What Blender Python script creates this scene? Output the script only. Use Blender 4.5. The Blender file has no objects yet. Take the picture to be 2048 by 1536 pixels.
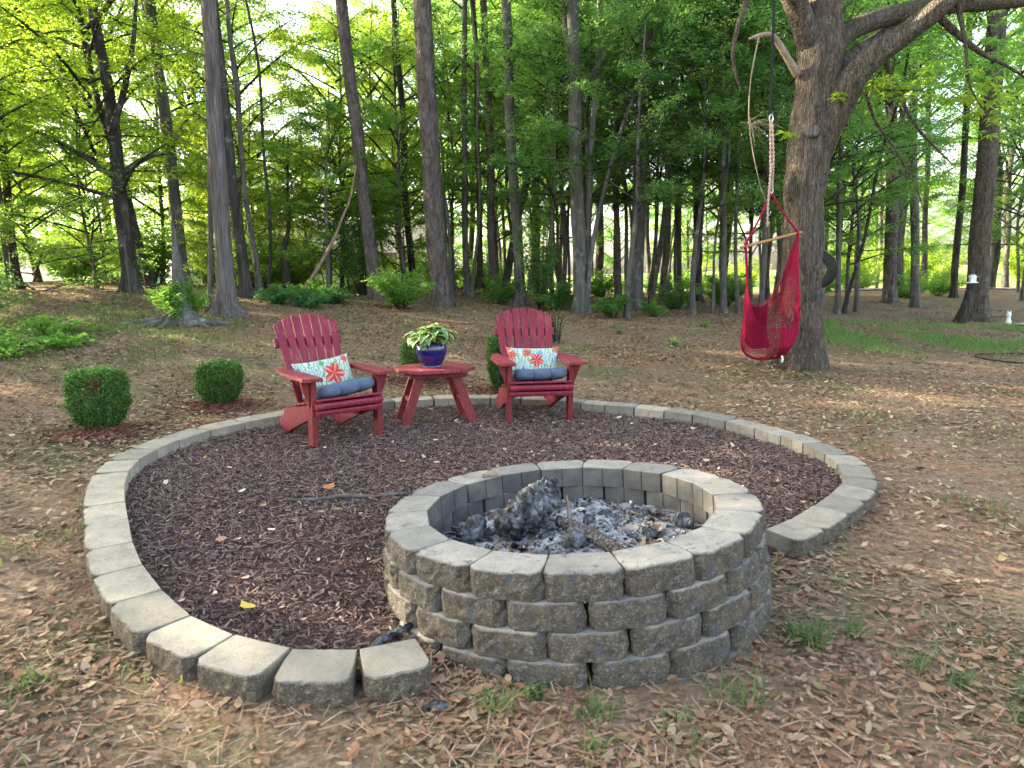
import bpy, bmesh, math, random
import numpy as np
from mathutils import Vector, Matrix, noise

rng = np.random.default_rng(11)
random.seed(11)
R_ = math.radians
S = bpy.context.scene
COL = S.collection

# ------------------------------------------------------------------ camera
def rot(th, ro):
    th, ro = R_(th), R_(ro)
    c, s = math.cos(ro), math.sin(ro)
    A = np.array([[c, 0, -s], [0, 1, 0], [s, 0, c]])
    c, s = math.cos(th), math.sin(th)
    return np.array([[1, 0, 0], [0, c, s], [0, -s, c]]) @ A

CW = rot(9.0, -1.5)                       # pitched 9 degrees down, held with a slight roll
cam = bpy.data.cameras.new('camera')
cam.sensor_width = 36.0
cam.lens = 1420 / 2048 * 36.0
cam.clip_end = 600
cam.clip_start = 0.05
cam.dof.use_dof = True
cam.dof.focus_distance = 6.3
cam.dof.aperture_fstop = 4.0
camo = bpy.data.objects.new('camera', cam)
COL.objects.link(camo)
m = np.eye(4)
m[:3, 0] = CW @ [1, 0, 0]
m[:3, 1] = CW @ [0, 0, 1]
m[:3, 2] = CW @ [0, -1, 0]
m[:3, 3] = [0, 0, 1.5]
camo.matrix_world = Matrix(m.tolist())
S.camera = camo

# ------------------------------------------------------------------ sky, sun, exposure
SUN_EL, SUN_AZ = 22.0, -68.0              # azimuth from +Y (into the picture), negative = left
W = bpy.data.worlds.new('World')
S.world = W
W.use_nodes = True
wn = W.node_tree
bg = wn.nodes['Background']
sky = wn.nodes.new('ShaderNodeTexSky')
sky.sky_type = 'NISHITA'
sky.sun_disc = False
sky.sun_elevation = R_(SUN_EL)
sky.sun_rotation = R_(SUN_AZ)
sky.air_density = 1.0
sky.dust_density = 4.0
sky.ozone_density = 1.0
hs = wn.nodes.new('ShaderNodeHueSaturation')
hs.inputs['Saturation'].default_value = 0.7
wn.links.new(sky.outputs[0], hs.inputs['Color'])
wn.links.new(hs.outputs[0], bg.inputs[0])
bg.inputs[1].default_value = 0.15
sl = bpy.data.lights.new('sun', 'SUN')
sl.energy = 5.0
sl.angle = R_(0.6)
sl.color = (1.0, 0.86, 0.62)
so = bpy.data.objects.new('sun', sl)
COL.objects.link(so)
sv = Vector((math.sin(R_(SUN_AZ)) * math.cos(R_(SUN_EL)), math.cos(R_(SUN_AZ)) * math.cos(R_(SUN_EL)), math.sin(R_(SUN_EL))))
so.rotation_euler = (-sv).to_track_quat('-Z', 'Y').to_euler()
so.location = sv * 60
S.view_settings.view_transform = 'Standard'
S.view_settings.look = 'None'
S.view_settings.gamma = 1.0
S.view_settings.exposure = 3.12
S.cycles.max_bounces = 7
S.cycles.diffuse_bounces = 3
S.cycles.transmission_bounces = 5
S.cycles.glossy_bounces = 2
S.cycles.use_denoising = True
S.cycles.sample_clamp_indirect = 6.0

# ------------------------------------------------------------------ helpers
def tag(o, label=None, cat=None, group=None, kind=None):
    if label: o['label'] = label
    if cat: o['category'] = cat
    if group: o['group'] = group
    if kind: o['kind'] = kind
    return o

def empty(name, loc=(0, 0, 0), rot=(0, 0, 0)):
    o = bpy.data.objects.new(name, None)
    o.empty_display_size = 0.1
    o.location = loc
    o.rotation_euler = rot
    COL.objects.link(o)
    return o

def link(name, me, parent=None, mat=None):
    o = bpy.data.objects.new(name, me)
    COL.objects.link(o)
    if mat is not None and not me.materials:
        me.materials.append(mat)
    if parent is not None:
        o.parent = parent
    return o

def copy_tree(o, parent=None):
    c = o.copy()
    COL.objects.link(c)
    c.parent = parent
    for ch in list(o.children):
        copy_tree(ch, c)
    return c

class MB:
    """collects arrays of vertices and faces, one mesh out"""
    def __init__(s):
        s.v, s.f, s.n, s.at, s.col, s.smooth = [], [], 0, [], [], []
    def add(s, v, f, rnd=0.0, col=None):
        v = np.asarray(v, float).reshape(-1, 3)
        s.v.append(v)
        for fa in (f if isinstance(f, list) else [f]):
            s.f.append(np.asarray(fa, int) + s.n)
        s.n += len(v)
        s.at.append(np.broadcast_to(np.asarray(rnd, float), (len(v),)))
        if col is not None:
            s.col.append(np.broadcast_to(np.asarray(col, float), (len(v), 3)))
        return s
    def mesh(s, name, smooth=False, mat=None):
        me = bpy.data.meshes.new(name)
        V = np.concatenate(s.v)
        me.vertices.add(len(V))
        me.vertices.foreach_set('co', V.astype(np.float32).ravel())
        lens, idx = [], []
        for fa in s.f:
            fa = fa.reshape(-1, fa.shape[-1])
            lens.append(np.full(len(fa), fa.shape[1]))
            idx.append(fa.ravel())
        lens = np.concatenate(lens); idx = np.concatenate(idx)
        me.loops.add(len(idx))
        me.loops.foreach_set('vertex_index', idx.astype(np.int32))
        me.polygons.add(len(lens))
        me.polygons.foreach_set('loop_start', np.concatenate([[0], np.cumsum(lens)[:-1]]).astype(np.int32))
        me.polygons.foreach_set('loop_total', lens.astype(np.int32))
        me.polygons.foreach_set('use_smooth', np.full(len(lens), smooth))
        a = me.attributes.new('rnd', 'FLOAT', 'POINT')
        a.data.foreach_set('value', np.concatenate(s.at).astype(np.float32))
        if s.col:
            c = np.concatenate(s.col)
            ca = me.attributes.new('tint', 'FLOAT_COLOR', 'POINT')
            ca.data.foreach_set('color', np.c_[c, np.ones(len(c))].astype(np.float32).ravel())
        me.update(calc_edges=True)
        me.validate()
        if mat: me.materials.append(mat)
        return me
    def build(s, name, mat, parent=None, smooth=False):
        return link(name, s.mesh(name, smooth, mat), parent)

def tube_arrays(pts, rad, sides=8, cap=True, wob=0.0, seed=0):
    pts = np.asarray(pts, float); rad = np.asarray(rad, float)
    n = len(pts)
    t = np.gradient(pts, axis=0)
    t /= np.linalg.norm(t, axis=1)[:, None] + 1e-9
    ref = np.array([0, 1.0, 0.0]) if abs(t[0][1]) < 0.8 else np.array([1.0, 0, 0])
    u = np.cross(t, ref); u /= np.linalg.norm(u, axis=1)[:, None] + 1e-9
    w = np.cross(t, u)
    a = np.linspace(0, 2 * math.pi, sides, endpoint=False)
    r = rad[:, None] * np.ones(sides)
    if wob:
        rg = np.random.default_rng(seed)
        r = r * (1 + wob * rg.standard_normal((n, sides)))
    V = pts[:, None] + r[..., None] * (np.cos(a)[None, :, None] * u[:, None] + np.sin(a)[None, :, None] * w[:, None])
    i = np.arange(n - 1)[:, None] * sides; j = np.arange(sides)[None]
    jn = (j + 1) % sides
    Q = np.stack([i + j, i + sides + j, i + sides + jn, i + jn], -1).reshape(-1, 4)
    V = V.reshape(-1, 3)
    faces = [Q]
    if cap:
        c0, c1 = len(V), len(V) + 1
        V = np.vstack([V, pts[0], pts[-1]])
        jj = np.arange(sides); jn = (jj + 1) % sides
        faces.append(np.stack([np.full(sides, c0), jj, jn], -1))
        b = (n - 1) * sides
        faces.append(np.stack([np.full(sides, c1), b + jn, b + jj], -1))
    return V, faces

def spline(pts, n):
    """Catmull-Rom through pts (any width), n samples"""
    P = np.asarray(pts, float)
    P = np.vstack([2 * P[0] - P[1], P, 2 * P[-1] - P[-2]])
    k = len(P) - 3
    t = np.linspace(0, k - 1e-6, n); i = t.astype(int); f = (t - i)[:, None]
    a, b, c, d = P[i], P[i + 1], P[i + 2], P[i + 3]
    return 0.5 * (2 * b + (c - a) * f + (2 * a - 5 * b + 4 * c - d) * f**2 + (3 * b - a - 3 * c + d) * f**3)

def box_arrays(x0, x1, y0, y1, z0, z1):
    v = [(x, y, z) for z in (z0, z1) for y in (y0, y1) for x in (x0, x1)]
    f = [(0, 2, 3, 1), (4, 5, 7, 6), (0, 1, 5, 4), (2, 6, 7, 3), (0, 4, 6, 2), (1, 3, 7, 5)]
    return np.array(v, float), np.array(f)

def solid(name, verts, faces, mat, parent, bevel=0.003, segs=1, mw=None):
    """small closed body with softened edges"""
    bm = bmesh.new()
    vs = [bm.verts.new(v) for v in verts]
    for f in faces:
        bm.faces.new([vs[i] for i in f])
    bmesh.ops.recalc_face_normals(bm, faces=bm.faces)
    if bevel:
        bmesh.ops.bevel(bm, geom=list(bm.edges), offset=bevel, segments=segs, affect='EDGES', clamp_overlap=True)
    me = bpy.data.meshes.new(name)
    bm.to_mesh(me); bm.free()
    o = link(name, me, parent, mat)
    if mw is not None: o.matrix_local = mw
    return o

def box(name, x0, x1, y0, y1, z0, z1, mat, parent, bevel=0.003, segs=1, mw=None):
    v, f = box_arrays(x0, x1, y0, y1, z0, z1)
    return solid(name, v.tolist(), f.tolist(), mat, parent, bevel, segs, mw)

def prism(name, poly, axis, a0, a1, mat, parent, bevel=0.003, mw=None):
    """extrude a 2D polygon along axis ('x','y','z') from a0 to a1"""
    def p(q, a):
        return {'x': (a, q[0], q[1]), 'y': (q[0], a, q[1]), 'z': (q[0], q[1], a)}[axis]
    n = len(poly)
    v = [p(q, a0) for q in poly] + [p(q, a1) for q in poly]
    f = [tuple(range(n))[::-1], tuple(range(n, 2 * n))] + [(i, (i + 1) % n, n + (i + 1) % n, n + i) for i in range(n)]
    return solid(name, v, f, mat, parent, bevel, 1, mw)

# ------------------------------------------------------------------ material helpers
class NT:
    def __init__(s, name):
        s.m = bpy.data.materials.new(name)
        s.m.use_nodes = True
        s.t = s.m.node_tree
        s.t.nodes.clear()
        s.out = s.t.nodes.new('ShaderNodeOutputMaterial')
        s._tc = None
    def n(s, typ, ins=None, **props):
        nd = s.t.nodes.new('ShaderNode' + typ)
        for k, v in props.items(): setattr(nd, k, v)
        for k, v in (ins or {}).items():
            sock = nd.inputs[k]
            if hasattr(v, 'is_output'): s.t.links.new(v, sock)
            elif hasattr(v, 'outputs'): s.t.links.new(v.outputs[0], sock)
            else: sock.default_value = v
        return nd
    def co(s, kind='Object'):
        if s._tc is None: s._tc = s.t.nodes.new('ShaderNodeTexCoord')
        return s._tc.outputs[kind]
    def map(s, scale, kind='Object', rot=(0, 0, 0)):
        return s.n('Mapping', {'Vector': s.co(kind), 'Scale': scale, 'Rotation': rot}).outputs[0]
    def noise(s, scale, detail=4, rough=0.55, vec=None, dist=0.0):
        return s.n('TexNoise', {'Vector': vec if vec is not None else s.co(), 'Scale': scale, 'Detail': detail, 'Roughness': rough, 'Distortion': dist}).outputs['Fac']
    def ramp(s, fac, stops, interp='LINEAR'):
        r = s.n('ValToRGB', {'Fac': fac})
        cr = r.color_ramp; cr.interpolation = interp
        while len(cr.elements) < len(stops): cr.elements.new(0.5)
        for e, (p, c) in zip(cr.elements, stops):
            e.position = p
            e.color = (*c, 1) if hasattr(c, '__len__') else (c, c, c, 1)
        return r.outputs[0]
    def mix(s, f, a, b, blend='MIX'):
        nd = s.n('Mix', data_type='RGBA', blend_type=blend)
        for i, v in ((0, f), (6, a), (7, b)):
            if hasattr(v, 'is_output'): s.t.links.new(v, nd.inputs[i])
            elif hasattr(v, '__len__'): nd.inputs[i].default_value = (*v, 1)
            else: nd.inputs[i].default_value = v
        return nd.outputs[2]
    def math(s, op, a, b=0.0, clamp=False):
        return s.n('Math', {0: a, 1: b}, operation=op, use_clamp=clamp).outputs[0]
    def attr(s, name, out='Fac'):
        return s.n('Attribute', attribute_name=name).outputs[out]
    def rand(s):
        return s.n('ObjectInfo').outputs['Random']
    def bump(s, h, strength=0.5, dist=0.02, normal=None):
        ins = {'Height': h, 'Strength': strength, 'Distance': dist}
        if normal is not None: ins['Normal'] = normal
        return s.n('Bump', ins).outputs[0]
    def bsdf(s, col, rough=0.8, normal=None, spec=0.3, **extra):
        ins = {'Base Color': col if hasattr(col, 'is_output') else (*col, 1), 'Roughness': rough, 'Specular IOR Level': spec}
        if normal is not None: ins['Normal'] = normal
        for k, v in extra.items(): ins[k.replace('_', ' ')] = v
        b = s.n('BsdfPrincipled', ins)
        s.t.links.new(b.outputs[0], s.out.inputs[0])
        return s.m

def leaf_mat(name, lo, hi, trans_lo, trans_hi, amount=0.5, rough=0.5):
    t = NT(name)
    r = t.attr('rnd')
    r2 = t.math('ADD', t.math('MULTIPLY', r, 0.7), t.math('MULTIPLY', t.rand(), 0.3))
    d = t.n('BsdfPrincipled', {'Base Color': t.ramp(r2, [(0.05, lo), (0.95, hi)]), 'Roughness': rough, 'Specular IOR Level': 0.35})
    tr = t.n('BsdfTranslucent', {'Color': t.ramp(r2, [(0.05, trans_lo), (0.95, trans_hi)])})
    mx = t.n('MixShader', {0: amount, 1: d.outputs[0], 2: tr.outputs[0]})
    t.t.links.new(mx.outputs[0], t.out.inputs[0])
    return t.m

def bark_mat(name, dark, mid, light, vs=(9, 9, 1.3), strength=0.9, dist=0.03, lichen=0.0):
    t = NT(name)
    v = t.map(vs)
    n1 = t.noise(1.0, 6, 0.62, v, 0.6)
    vo = t.n('TexVoronoi', {'Vector': v, 'Scale': 1.7, 'Randomness': 1.0}, feature='DISTANCE_TO_EDGE').outputs['Distance']
    big = t.noise(1.1, 3)
    h = t.math('ADD', t.math('MULTIPLY', t.math('MINIMUM', vo, 0.22), 2.2), t.math('MULTIPLY', n1, 0.7))
    col = t.ramp(n1, [(0.32, dark), (0.5, mid), (0.7, light)])
    col = t.mix(t.ramp(big, [(0.35, 0.0), (0.7, 0.45)]), col, mid)
    if lichen:
        ln = t.noise(5.0, 5, 0.7)
        col = t.mix(t.ramp(ln, [(0.55, 0.0), (0.68, lichen)]), col, (0.30, 0.33, 0.27))
    return t.bsdf(col, 0.9, t.bump(h, strength, dist), 0.15)

# ------------------------------------------------------------------ materials
def mk_ground():
    t = NT('ground_leaf_litter')
    fine = t.noise(38, 6, 0.7)
    mid = t.noise(7, 5, 0.65)
    big = t.noise(0.55, 4, 0.55)
    big2 = t.noise(0.9, 4, 0.6, t.map((1, 1, 1), rot=(0.3, 0, 1.0)))
    lit = t.ramp(fine, [(0.3, (0.07, 0.042, 0.026)), (0.48, (0.18, 0.115, 0.070)), (0.66, (0.30, 0.215, 0.138))])
    lit = t.mix(t.ramp(mid, [(0.4, 0.0), (0.7, 0.5)]), lit, (0.22, 0.17, 0.125))
    clay = t.ramp(mid, [(0.3, (0.18, 0.088, 0.05)), (0.7, (0.31, 0.175, 0.105))])
    c = t.mix(t.ramp(big, [(0.50, 0.0), (0.64, 0.75)]), lit, clay)
    moss = t.ramp(fine, [(0.3, (0.03, 0.045, 0.015)), (0.7, (0.13, 0.16, 0.06))])
    c = t.mix(t.ramp(big2, [(0.50, 0.0), (0.66, 0.65)]), c, moss)
    # beyond the wood an open grassy field
    sep = t.n('SeparateXYZ', {'Vector': t.co()})
    far = t.math('MULTIPLY', t.math('SUBTRACT', sep.outputs[1], 36.0), 0.12, True)
    gr = t.ramp(mid, [(0.3, (0.10, 0.15, 0.03)), (0.7, (0.22, 0.27, 0.07))])
    c = t.mix(far, c, gr)
    return t.bsdf(c, 0.95, t.bump(t.math('ADD', fine, t.math('MULTIPLY', mid, 1.5)), 0.8, 0.03), 0.1)

def mk_tint(name, rough=0.85, spec=0.15, bumpy=0.0, trans=0.0):
    t = NT(name)
    c = t.attr('tint', 'Color')
    if bumpy:
        n = t.noise(90, 4, 0.7)
        c2 = t.mix(t.ramp(n, [(0.35, 0.0), (0.7, 0.35)]), c, t.mix(0.5, c, (0.02, 0.012, 0.008)))
        return t.bsdf(c2, rough, t.bump(n, bumpy, 0.004), spec)
    return t.bsdf(c, rough, None, spec)

def mk_mulch():
    t = NT('mulch_base')
    n = t.noise(45, 5, 0.7)
    return t.bsdf(t.ramp(n, [(0.3, (0.02, 0.012, 0.011)), (0.7, (0.09, 0.055, 0.05))]), 0.95, t.bump(n, 0.8, 0.02), 0.1)

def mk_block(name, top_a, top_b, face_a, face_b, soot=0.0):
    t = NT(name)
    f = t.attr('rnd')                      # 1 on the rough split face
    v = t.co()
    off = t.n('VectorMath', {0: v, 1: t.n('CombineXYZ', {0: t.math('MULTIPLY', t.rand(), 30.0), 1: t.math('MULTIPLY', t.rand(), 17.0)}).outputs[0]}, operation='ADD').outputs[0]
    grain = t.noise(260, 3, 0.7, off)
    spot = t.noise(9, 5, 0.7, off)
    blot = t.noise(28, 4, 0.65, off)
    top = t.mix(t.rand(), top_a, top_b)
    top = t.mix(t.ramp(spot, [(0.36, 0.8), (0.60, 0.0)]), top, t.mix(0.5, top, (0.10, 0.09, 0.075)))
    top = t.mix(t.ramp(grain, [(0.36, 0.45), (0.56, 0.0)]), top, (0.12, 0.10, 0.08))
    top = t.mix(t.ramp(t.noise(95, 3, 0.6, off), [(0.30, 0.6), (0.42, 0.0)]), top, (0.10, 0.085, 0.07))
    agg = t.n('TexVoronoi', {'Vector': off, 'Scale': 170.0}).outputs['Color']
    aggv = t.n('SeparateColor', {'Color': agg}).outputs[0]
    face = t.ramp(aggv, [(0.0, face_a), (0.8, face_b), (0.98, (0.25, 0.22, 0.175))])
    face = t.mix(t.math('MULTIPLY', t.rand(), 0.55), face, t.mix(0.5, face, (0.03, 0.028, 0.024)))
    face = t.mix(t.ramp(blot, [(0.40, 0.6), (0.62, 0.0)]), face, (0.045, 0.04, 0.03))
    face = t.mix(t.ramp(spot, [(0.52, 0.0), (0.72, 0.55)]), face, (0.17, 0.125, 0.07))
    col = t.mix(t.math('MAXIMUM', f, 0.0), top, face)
    if soot:
        inner_ = t.math('MULTIPLY', f, -1.0, True)
        col = t.mix(t.math('MULTIPLY', inner_, t.ramp(t.noise(6, 4, 0.6, off), [(0.25, 0.95), (0.75, 0.45)])), col, (0.045, 0.043, 0.043))
    if soot:
        col = t.mix(t.ramp(t.noise(14, 5, 0.75, off), [(0.56, 0.0), (0.66, soot)]), col, (0.07, 0.075, 0.085))
    hh = t.math('ADD', t.math('MULTIPLY', grain, 0.25), t.math('MULTIPLY', t.math('ADD', aggv, blot), t.math('MULTIPLY', t.math('MAXIMUM', f, 0.0), 1.0)))
    return t.bsdf(col, 0.92, t.bump(hh, 0.75, 0.008), 0.15)

def mk_paint(name, c1, c2, worn, amt):
    t = NT(name)
    g = t.noise(1.0, 5, 0.6, t.map((70, 70, 9)), 0.3)
    b = t.noise(3.5, 4, 0.6)
    e = t.noise(22, 5, 0.7)
    off = t.math('MULTIPLY', t.rand(), 0.25)
    c = t.mix(t.ramp(t.math('ADD', b, t.math('SUBTRACT', off, 0.12)), [(0.35, 0.0), (0.65, 1.0)]), c1, c2)
    c = t.mix(t.ramp(g, [(0.38, 0.5), (0.58, 0.0)]), c, (0.075, 0.010, 0.013))
    c = t.mix(t.ramp(t.noise(1.0, 6, 0.7, t.map((26, 26, 5))), [(0.55, 0.0), (0.72, 0.45)]), c, worn)
    c = t.mix(t.ramp(e, [(0.58, 0.0), (0.70, amt)]), c, worn)
    return t.bsdf(c, t.ramp(b, [(0.3, 0.42), (0.7, 0.6)]), t.bump(g, 0.3, 0.004), 0.22)

def mk_pillow(flowers):
    t = NT('pillow_print')
    sep = t.n('SeparateXYZ', {'Vector': t.co()})
    x, z = sep.outputs[0], sep.outputs[2]
    base = (0.40, 0.45, 0.385)
    off = t.math('MULTIPLY', t.rand(), 6.0)
    xr = t.math('ADD', x, off)
    v = t.n('CombineXYZ', {0: xr, 1: z}).outputs[0]
    # curling stems and leaves in green and teal
    wv = t.n('TexWave', {'Vector': v, 'Scale': 9.0, 'Distortion': 9.0, 'Detail': 2.0, 'Detail Scale': 1.4}).outputs['Fac']
    nm = t.noise(9, 2, 0.5, v)
    c = t.mix(t.math('MULTIPLY', t.ramp(wv, [(0.80, 0.0), (0.86, 1.0)]), t.ramp(nm, [(0.42, 0.0), (0.5, 1.0)])), base, (0.09, 0.24, 0.09))
    c = t.mix(t.math('MULTIPLY', t.ramp(wv, [(0.10, 1.0), (0.16, 0.0)]), t.ramp(nm, [(0.46, 1.0), (0.52, 0.0)])), c, (0.07, 0.22, 0.28))
    lv = t.n('TexVoronoi', {'Vector': v, 'Scale': 11.0, 'Randomness': 0.9})
    lc = t.n('SeparateColor', {'Color': lv.outputs['Color']})
    blob = t.ramp(lv.outputs['Distance'], [(0.26, 1.0), (0.32, 0.0)])
    c = t.mix(t.math('MULTIPLY', blob, t.math('GREATER_THAN', lc.outputs[0], 0.62)), c, (0.10, 0.27, 0.10))
    c = t.mix(t.math('MULTIPLY', blob, t.math('LESS_THAN', lc.outputs[0], 0.2)), c, (0.52, 0.11, 0.08))
    c = t.mix(t.math('MULTIPLY', blob, t.math('MULTIPLY', t.math('GREATER_THAN', lc.outputs[1], 0.82), t.math('LESS_THAN', lc.outputs[0], 0.62))), c, (0.10, 0.30, 0.36))
    # five-petalled red flowers
    for fx, fz, fr, ph in flowers:
        dx, dz = t.math('SUBTRACT', x, fx), t.math('SUBTRACT', z, fz)
        rr = t.math('SQRT', t.math('ADD', t.math('MULTIPLY', dx, dx), t.math('MULTIPLY', dz, dz)))
        an = t.math('ARCTAN2', dz, dx)
        pet = t.math('ABSOLUTE', t.math('COSINE', t.math('ADD', t.math('MULTIPLY', an, 2.5), ph)))
        edge = t.math('MULTIPLY', t.math('ADD', t.math('MULTIPLY', t.math('POWER', pet, 0.6), 0.62), 0.38), fr)
        k = t.math('DIVIDE', rr, edge)
        c = t.mix(t.ramp(k, [(0.97, 1.0), (1.0, 0.0)]), c, t.ramp(pet, [(0.0, (0.16, 0.012, 0.014)), (0.12, (0.38, 0.035, 0.03)), (0.9, (0.46, 0.065, 0.05)), (1.0, (0.52, 0.24, 0.19))]))
    return t.bsdf(c, 0.9, t.bump(t.noise(600, 2), 0.2, 0.001), 0.1)

def mk_simple(name, a, b, scale, rough=0.8, spec=0.3, bump=0.3, dist=0.005, vs=None):
    t = NT(name)
    n = t.noise(scale, 5, 0.65, t.map(vs) if vs else None)
    return t.bsdf(t.ramp(n, [(0.32, a), (0.68, b)]), rough, t.bump(n, bump, dist), spec)

MAT = {}
MAT['ground'] = mk_ground()
MAT['litter'] = mk_tint('dry_leaf')
MAT['mulch'] = mk_mulch()
MAT['chip'] = mk_tint('bark_chip', 0.8, 0.2, 0.5)
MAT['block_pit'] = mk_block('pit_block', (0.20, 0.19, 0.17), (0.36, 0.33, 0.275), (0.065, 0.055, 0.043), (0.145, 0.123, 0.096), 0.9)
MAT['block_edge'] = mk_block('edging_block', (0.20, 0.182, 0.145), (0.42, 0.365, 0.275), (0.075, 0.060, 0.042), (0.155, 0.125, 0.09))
MAT['red'] = mk_paint('red_paint', (0.170, 0.011, 0.028), (0.22, 0.017, 0.038), (0.36, 0.16, 0.13), 0.25)
MAT['red_leg'] = mk_paint('red_paint_faded', (0.150, 0.015, 0.020), (0.195, 0.029, 0.029), (0.24, 0.09, 0.065), 0.35)
MAT['red_flat'] = mk_paint('red_paint_weathered', (0.20, 0.022, 0.032), (0.255, 0.040, 0.048), (0.32, 0.14, 0.125), 0.4)
MAT['pillow'] = mk_pillow(((0.055, -0.005, 0.100, 0.3), (0.19, 0.11, 0.04, 1.0)))
MAT['pillow_b'] = mk_pillow(((0.02, 0.01, 0.075, 0.9), (-0.215, 0.07, 0.05, 0.2), (0.235, 0.125, 0.045, 2.0), (-0.07, 0.085, 0.05, 1.6)))
MAT['denim'] = mk_simple('denim_cloth', (0.062, 0.082, 0.128), (0.092, 0.117, 0.168), 60, 0.9, 0.15, 0.4, 0.002)
MAT['glaze'] = mk_simple('cobalt_glaze', (0.006, 0.008, 0.06), (0.012, 0.016, 0.11), 5, 0.12, 0.6, 0.03)
MAT['glaze_foot'] = mk_simple('grey_glaze', (0.12, 0.13, 0.16), (0.2, 0.21, 0.24), 12, 0.5)
MAT['soil'] = mk_simple('potting_soil', (0.02, 0.014, 0.01), (0.06, 0.04, 0.03), 50)
def mk_ash():
    t = NT('ash')
    a, b, c = t.noise(6, 5, 0.65), t.noise(24, 5, 0.7), t.noise(90, 4, 0.7)
    col = t.ramp(t.math('ADD', t.math('MULTIPLY', a, 0.6), t.math('MULTIPLY', b, 0.4)), [(0.34, (0.016, 0.016, 0.017)), (0.43, (0.085, 0.085, 0.09)), (0.50, (0.27, 0.275, 0.29)), (0.60, (0.46, 0.47, 0.49))])
    col = t.mix(t.ramp(c, [(0.38, 0.6), (0.52, 0.0)]), col, (0.025, 0.025, 0.026))
    return t.bsdf(col, 0.95, t.bump(t.math('ADD', b, t.math('MULTIPLY', c, 0.5)), 1.0, 0.03), 0.1)
MAT['ash'] = mk_ash()
MAT['flake'] = mk_tint('ash_flake', 0.9, 0.15)
def mk_char():
    t = NT('charred_wood')
    vo = t.n('TexVoronoi', {'Vector': t.map((1, 1, 0.55)), 'Scale': 26.0}, feature='DISTANCE_TO_EDGE').outputs['Distance']
    n = t.noise(10, 5, 0.7)
    c = t.mix(t.ramp(n, [(0.42, 0.0), (0.62, 0.85)]), (0.011, 0.011, 0.012), (0.17, 0.175, 0.185))
    return t.bsdf(c, 0.65, t.bump(t.math('MINIMUM', vo, 0.12), 1.0, 0.06), 0.4)
MAT['char'] = mk_char()
MAT['bark_oak'] = bark_mat('oak_bark', (0.040, 0.031, 0.023), (0.115, 0.092, 0.070), (0.20, 0.165, 0.128), (24, 24, 4.2), 1.0, 0.05, 0.2)
MAT['bark_pine'] = bark_mat('pine_bark', (0.042, 0.032, 0.028), (0.110, 0.088, 0.078), (0.185, 0.155, 0.140), (10, 10, 3.2), 1.0, 0.04)
MAT['bark_cedar'] = bark_mat('cedar_bark', (0.062, 0.053, 0.048), (0.145, 0.125, 0.114), (0.225, 0.20, 0.185), (22, 22, 0.9), 1.0, 0.04)
MAT['bark_grey'] = bark_mat('grey_bark', (0.042, 0.038, 0.032), (0.092, 0.084, 0.074), (0.155, 0.146, 0.13), (9, 9, 2.0), 0.8, 0.02, 0.5)
MAT['bark_dark'] = bark_mat('dark_bark', (0.016, 0.013, 0.011), (0.042, 0.036, 0.030), (0.085, 0.076, 0.066), (9, 9, 1.6), 0.9, 0.03, 0.25)
MAT['wood_dead'] = bark_mat('dead_wood', (0.10, 0.075, 0.05), (0.24, 0.18, 0.13), (0.36, 0.29, 0.22), (20, 20, 2), 0.6, 0.01)
MAT['leaf_bright'] = leaf_mat('leaf_bright', (0.085, 0.150, 0.020), (0.155, 0.215, 0.030), (0.32, 0.54, 0.04), (0.54, 0.68, 0.06), 0.62)  # brighter, yellower tone carries backlight from the sun in its colour
MAT['leaf_mid'] = leaf_mat('leaf_mid', (0.050, 0.130, 0.034), (0.110, 0.205, 0.048), (0.22, 0.50, 0.07), (0.42, 0.64, 0.10), 0.6)
MAT['leaf_dark'] = leaf_mat('leaf_dark', (0.040, 0.105, 0.036), (0.085, 0.170, 0.050), (0.18, 0.42, 0.08), (0.34, 0.56, 0.11), 0.58)
MAT['leaf_blue'] = leaf_mat('leaf_bluish', (0.036, 0.105, 0.050), (0.075, 0.165, 0.070), (0.14, 0.38, 0.10), (0.28, 0.52, 0.14), 0.55)
MAT['leaf_box'] = leaf_mat('leaf_boxwood', (0.030, 0.085, 0.018), (0.105, 0.215, 0.036), (0.06, 0.16, 0.02), (0.18, 0.34, 0.05), 0.3, 0.4)
MAT['grass'] = leaf_mat('grass_blade', (0.040, 0.095, 0.026), (0.13, 0.175, 0.055), (0.10, 0.20, 0.03), (0.26, 0.34, 0.07), 0.35)
MAT['lawn'] = leaf_mat('sunlit_lawn_blade', (0.075, 0.165, 0.040), (0.17, 0.265, 0.075), (0.14, 0.30, 0.05), (0.30, 0.44, 0.09), 0.4)  # lighter than the yard grass; sunlight on the strip is put into the colour
MAT['hosta'] = None
MAT['crimson'] = mk_simple('crimson_cotton', (0.18, 0.006, 0.026), (0.30, 0.015, 0.048), 40, 0.9, 0.1, 0.3, 0.003)
MAT['bar'] = mk_simple('varnished_wood', (0.26, 0.10, 0.035), (0.42, 0.20, 0.08), 8, 0.4, 0.4, 0.1, 0.002, (30, 3, 30))
MAT['rope'] = mk_simple('cotton_rope', (0.30, 0.20, 0.16), (0.50, 0.38, 0.32), 90, 0.9, 0.1, 0.5, 0.004)
MAT['strap'] = mk_simple('black_webbing', (0.008, 0.008, 0.009), (0.02, 0.02, 0.022), 80, 0.8)
MAT['metal'] = NT('steel').bsdf((0.55, 0.55, 0.57), 0.3, None, 0.5, Metallic=1.0)
MAT['rubber'] = mk_simple('black_rubber', (0.008, 0.008, 0.008), (0.022, 0.021, 0.02), 30, 0.75, 0.3)
MAT['siding'] = mk_simple('pale_blue_siding', (0.44, 0.54, 0.58), (0.50, 0.60, 0.64), 3, 0.7)
MAT['teal'] = mk_simple('teal_siding', (0.045, 0.24, 0.29), (0.06, 0.30, 0.36), 3, 0.7)
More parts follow.
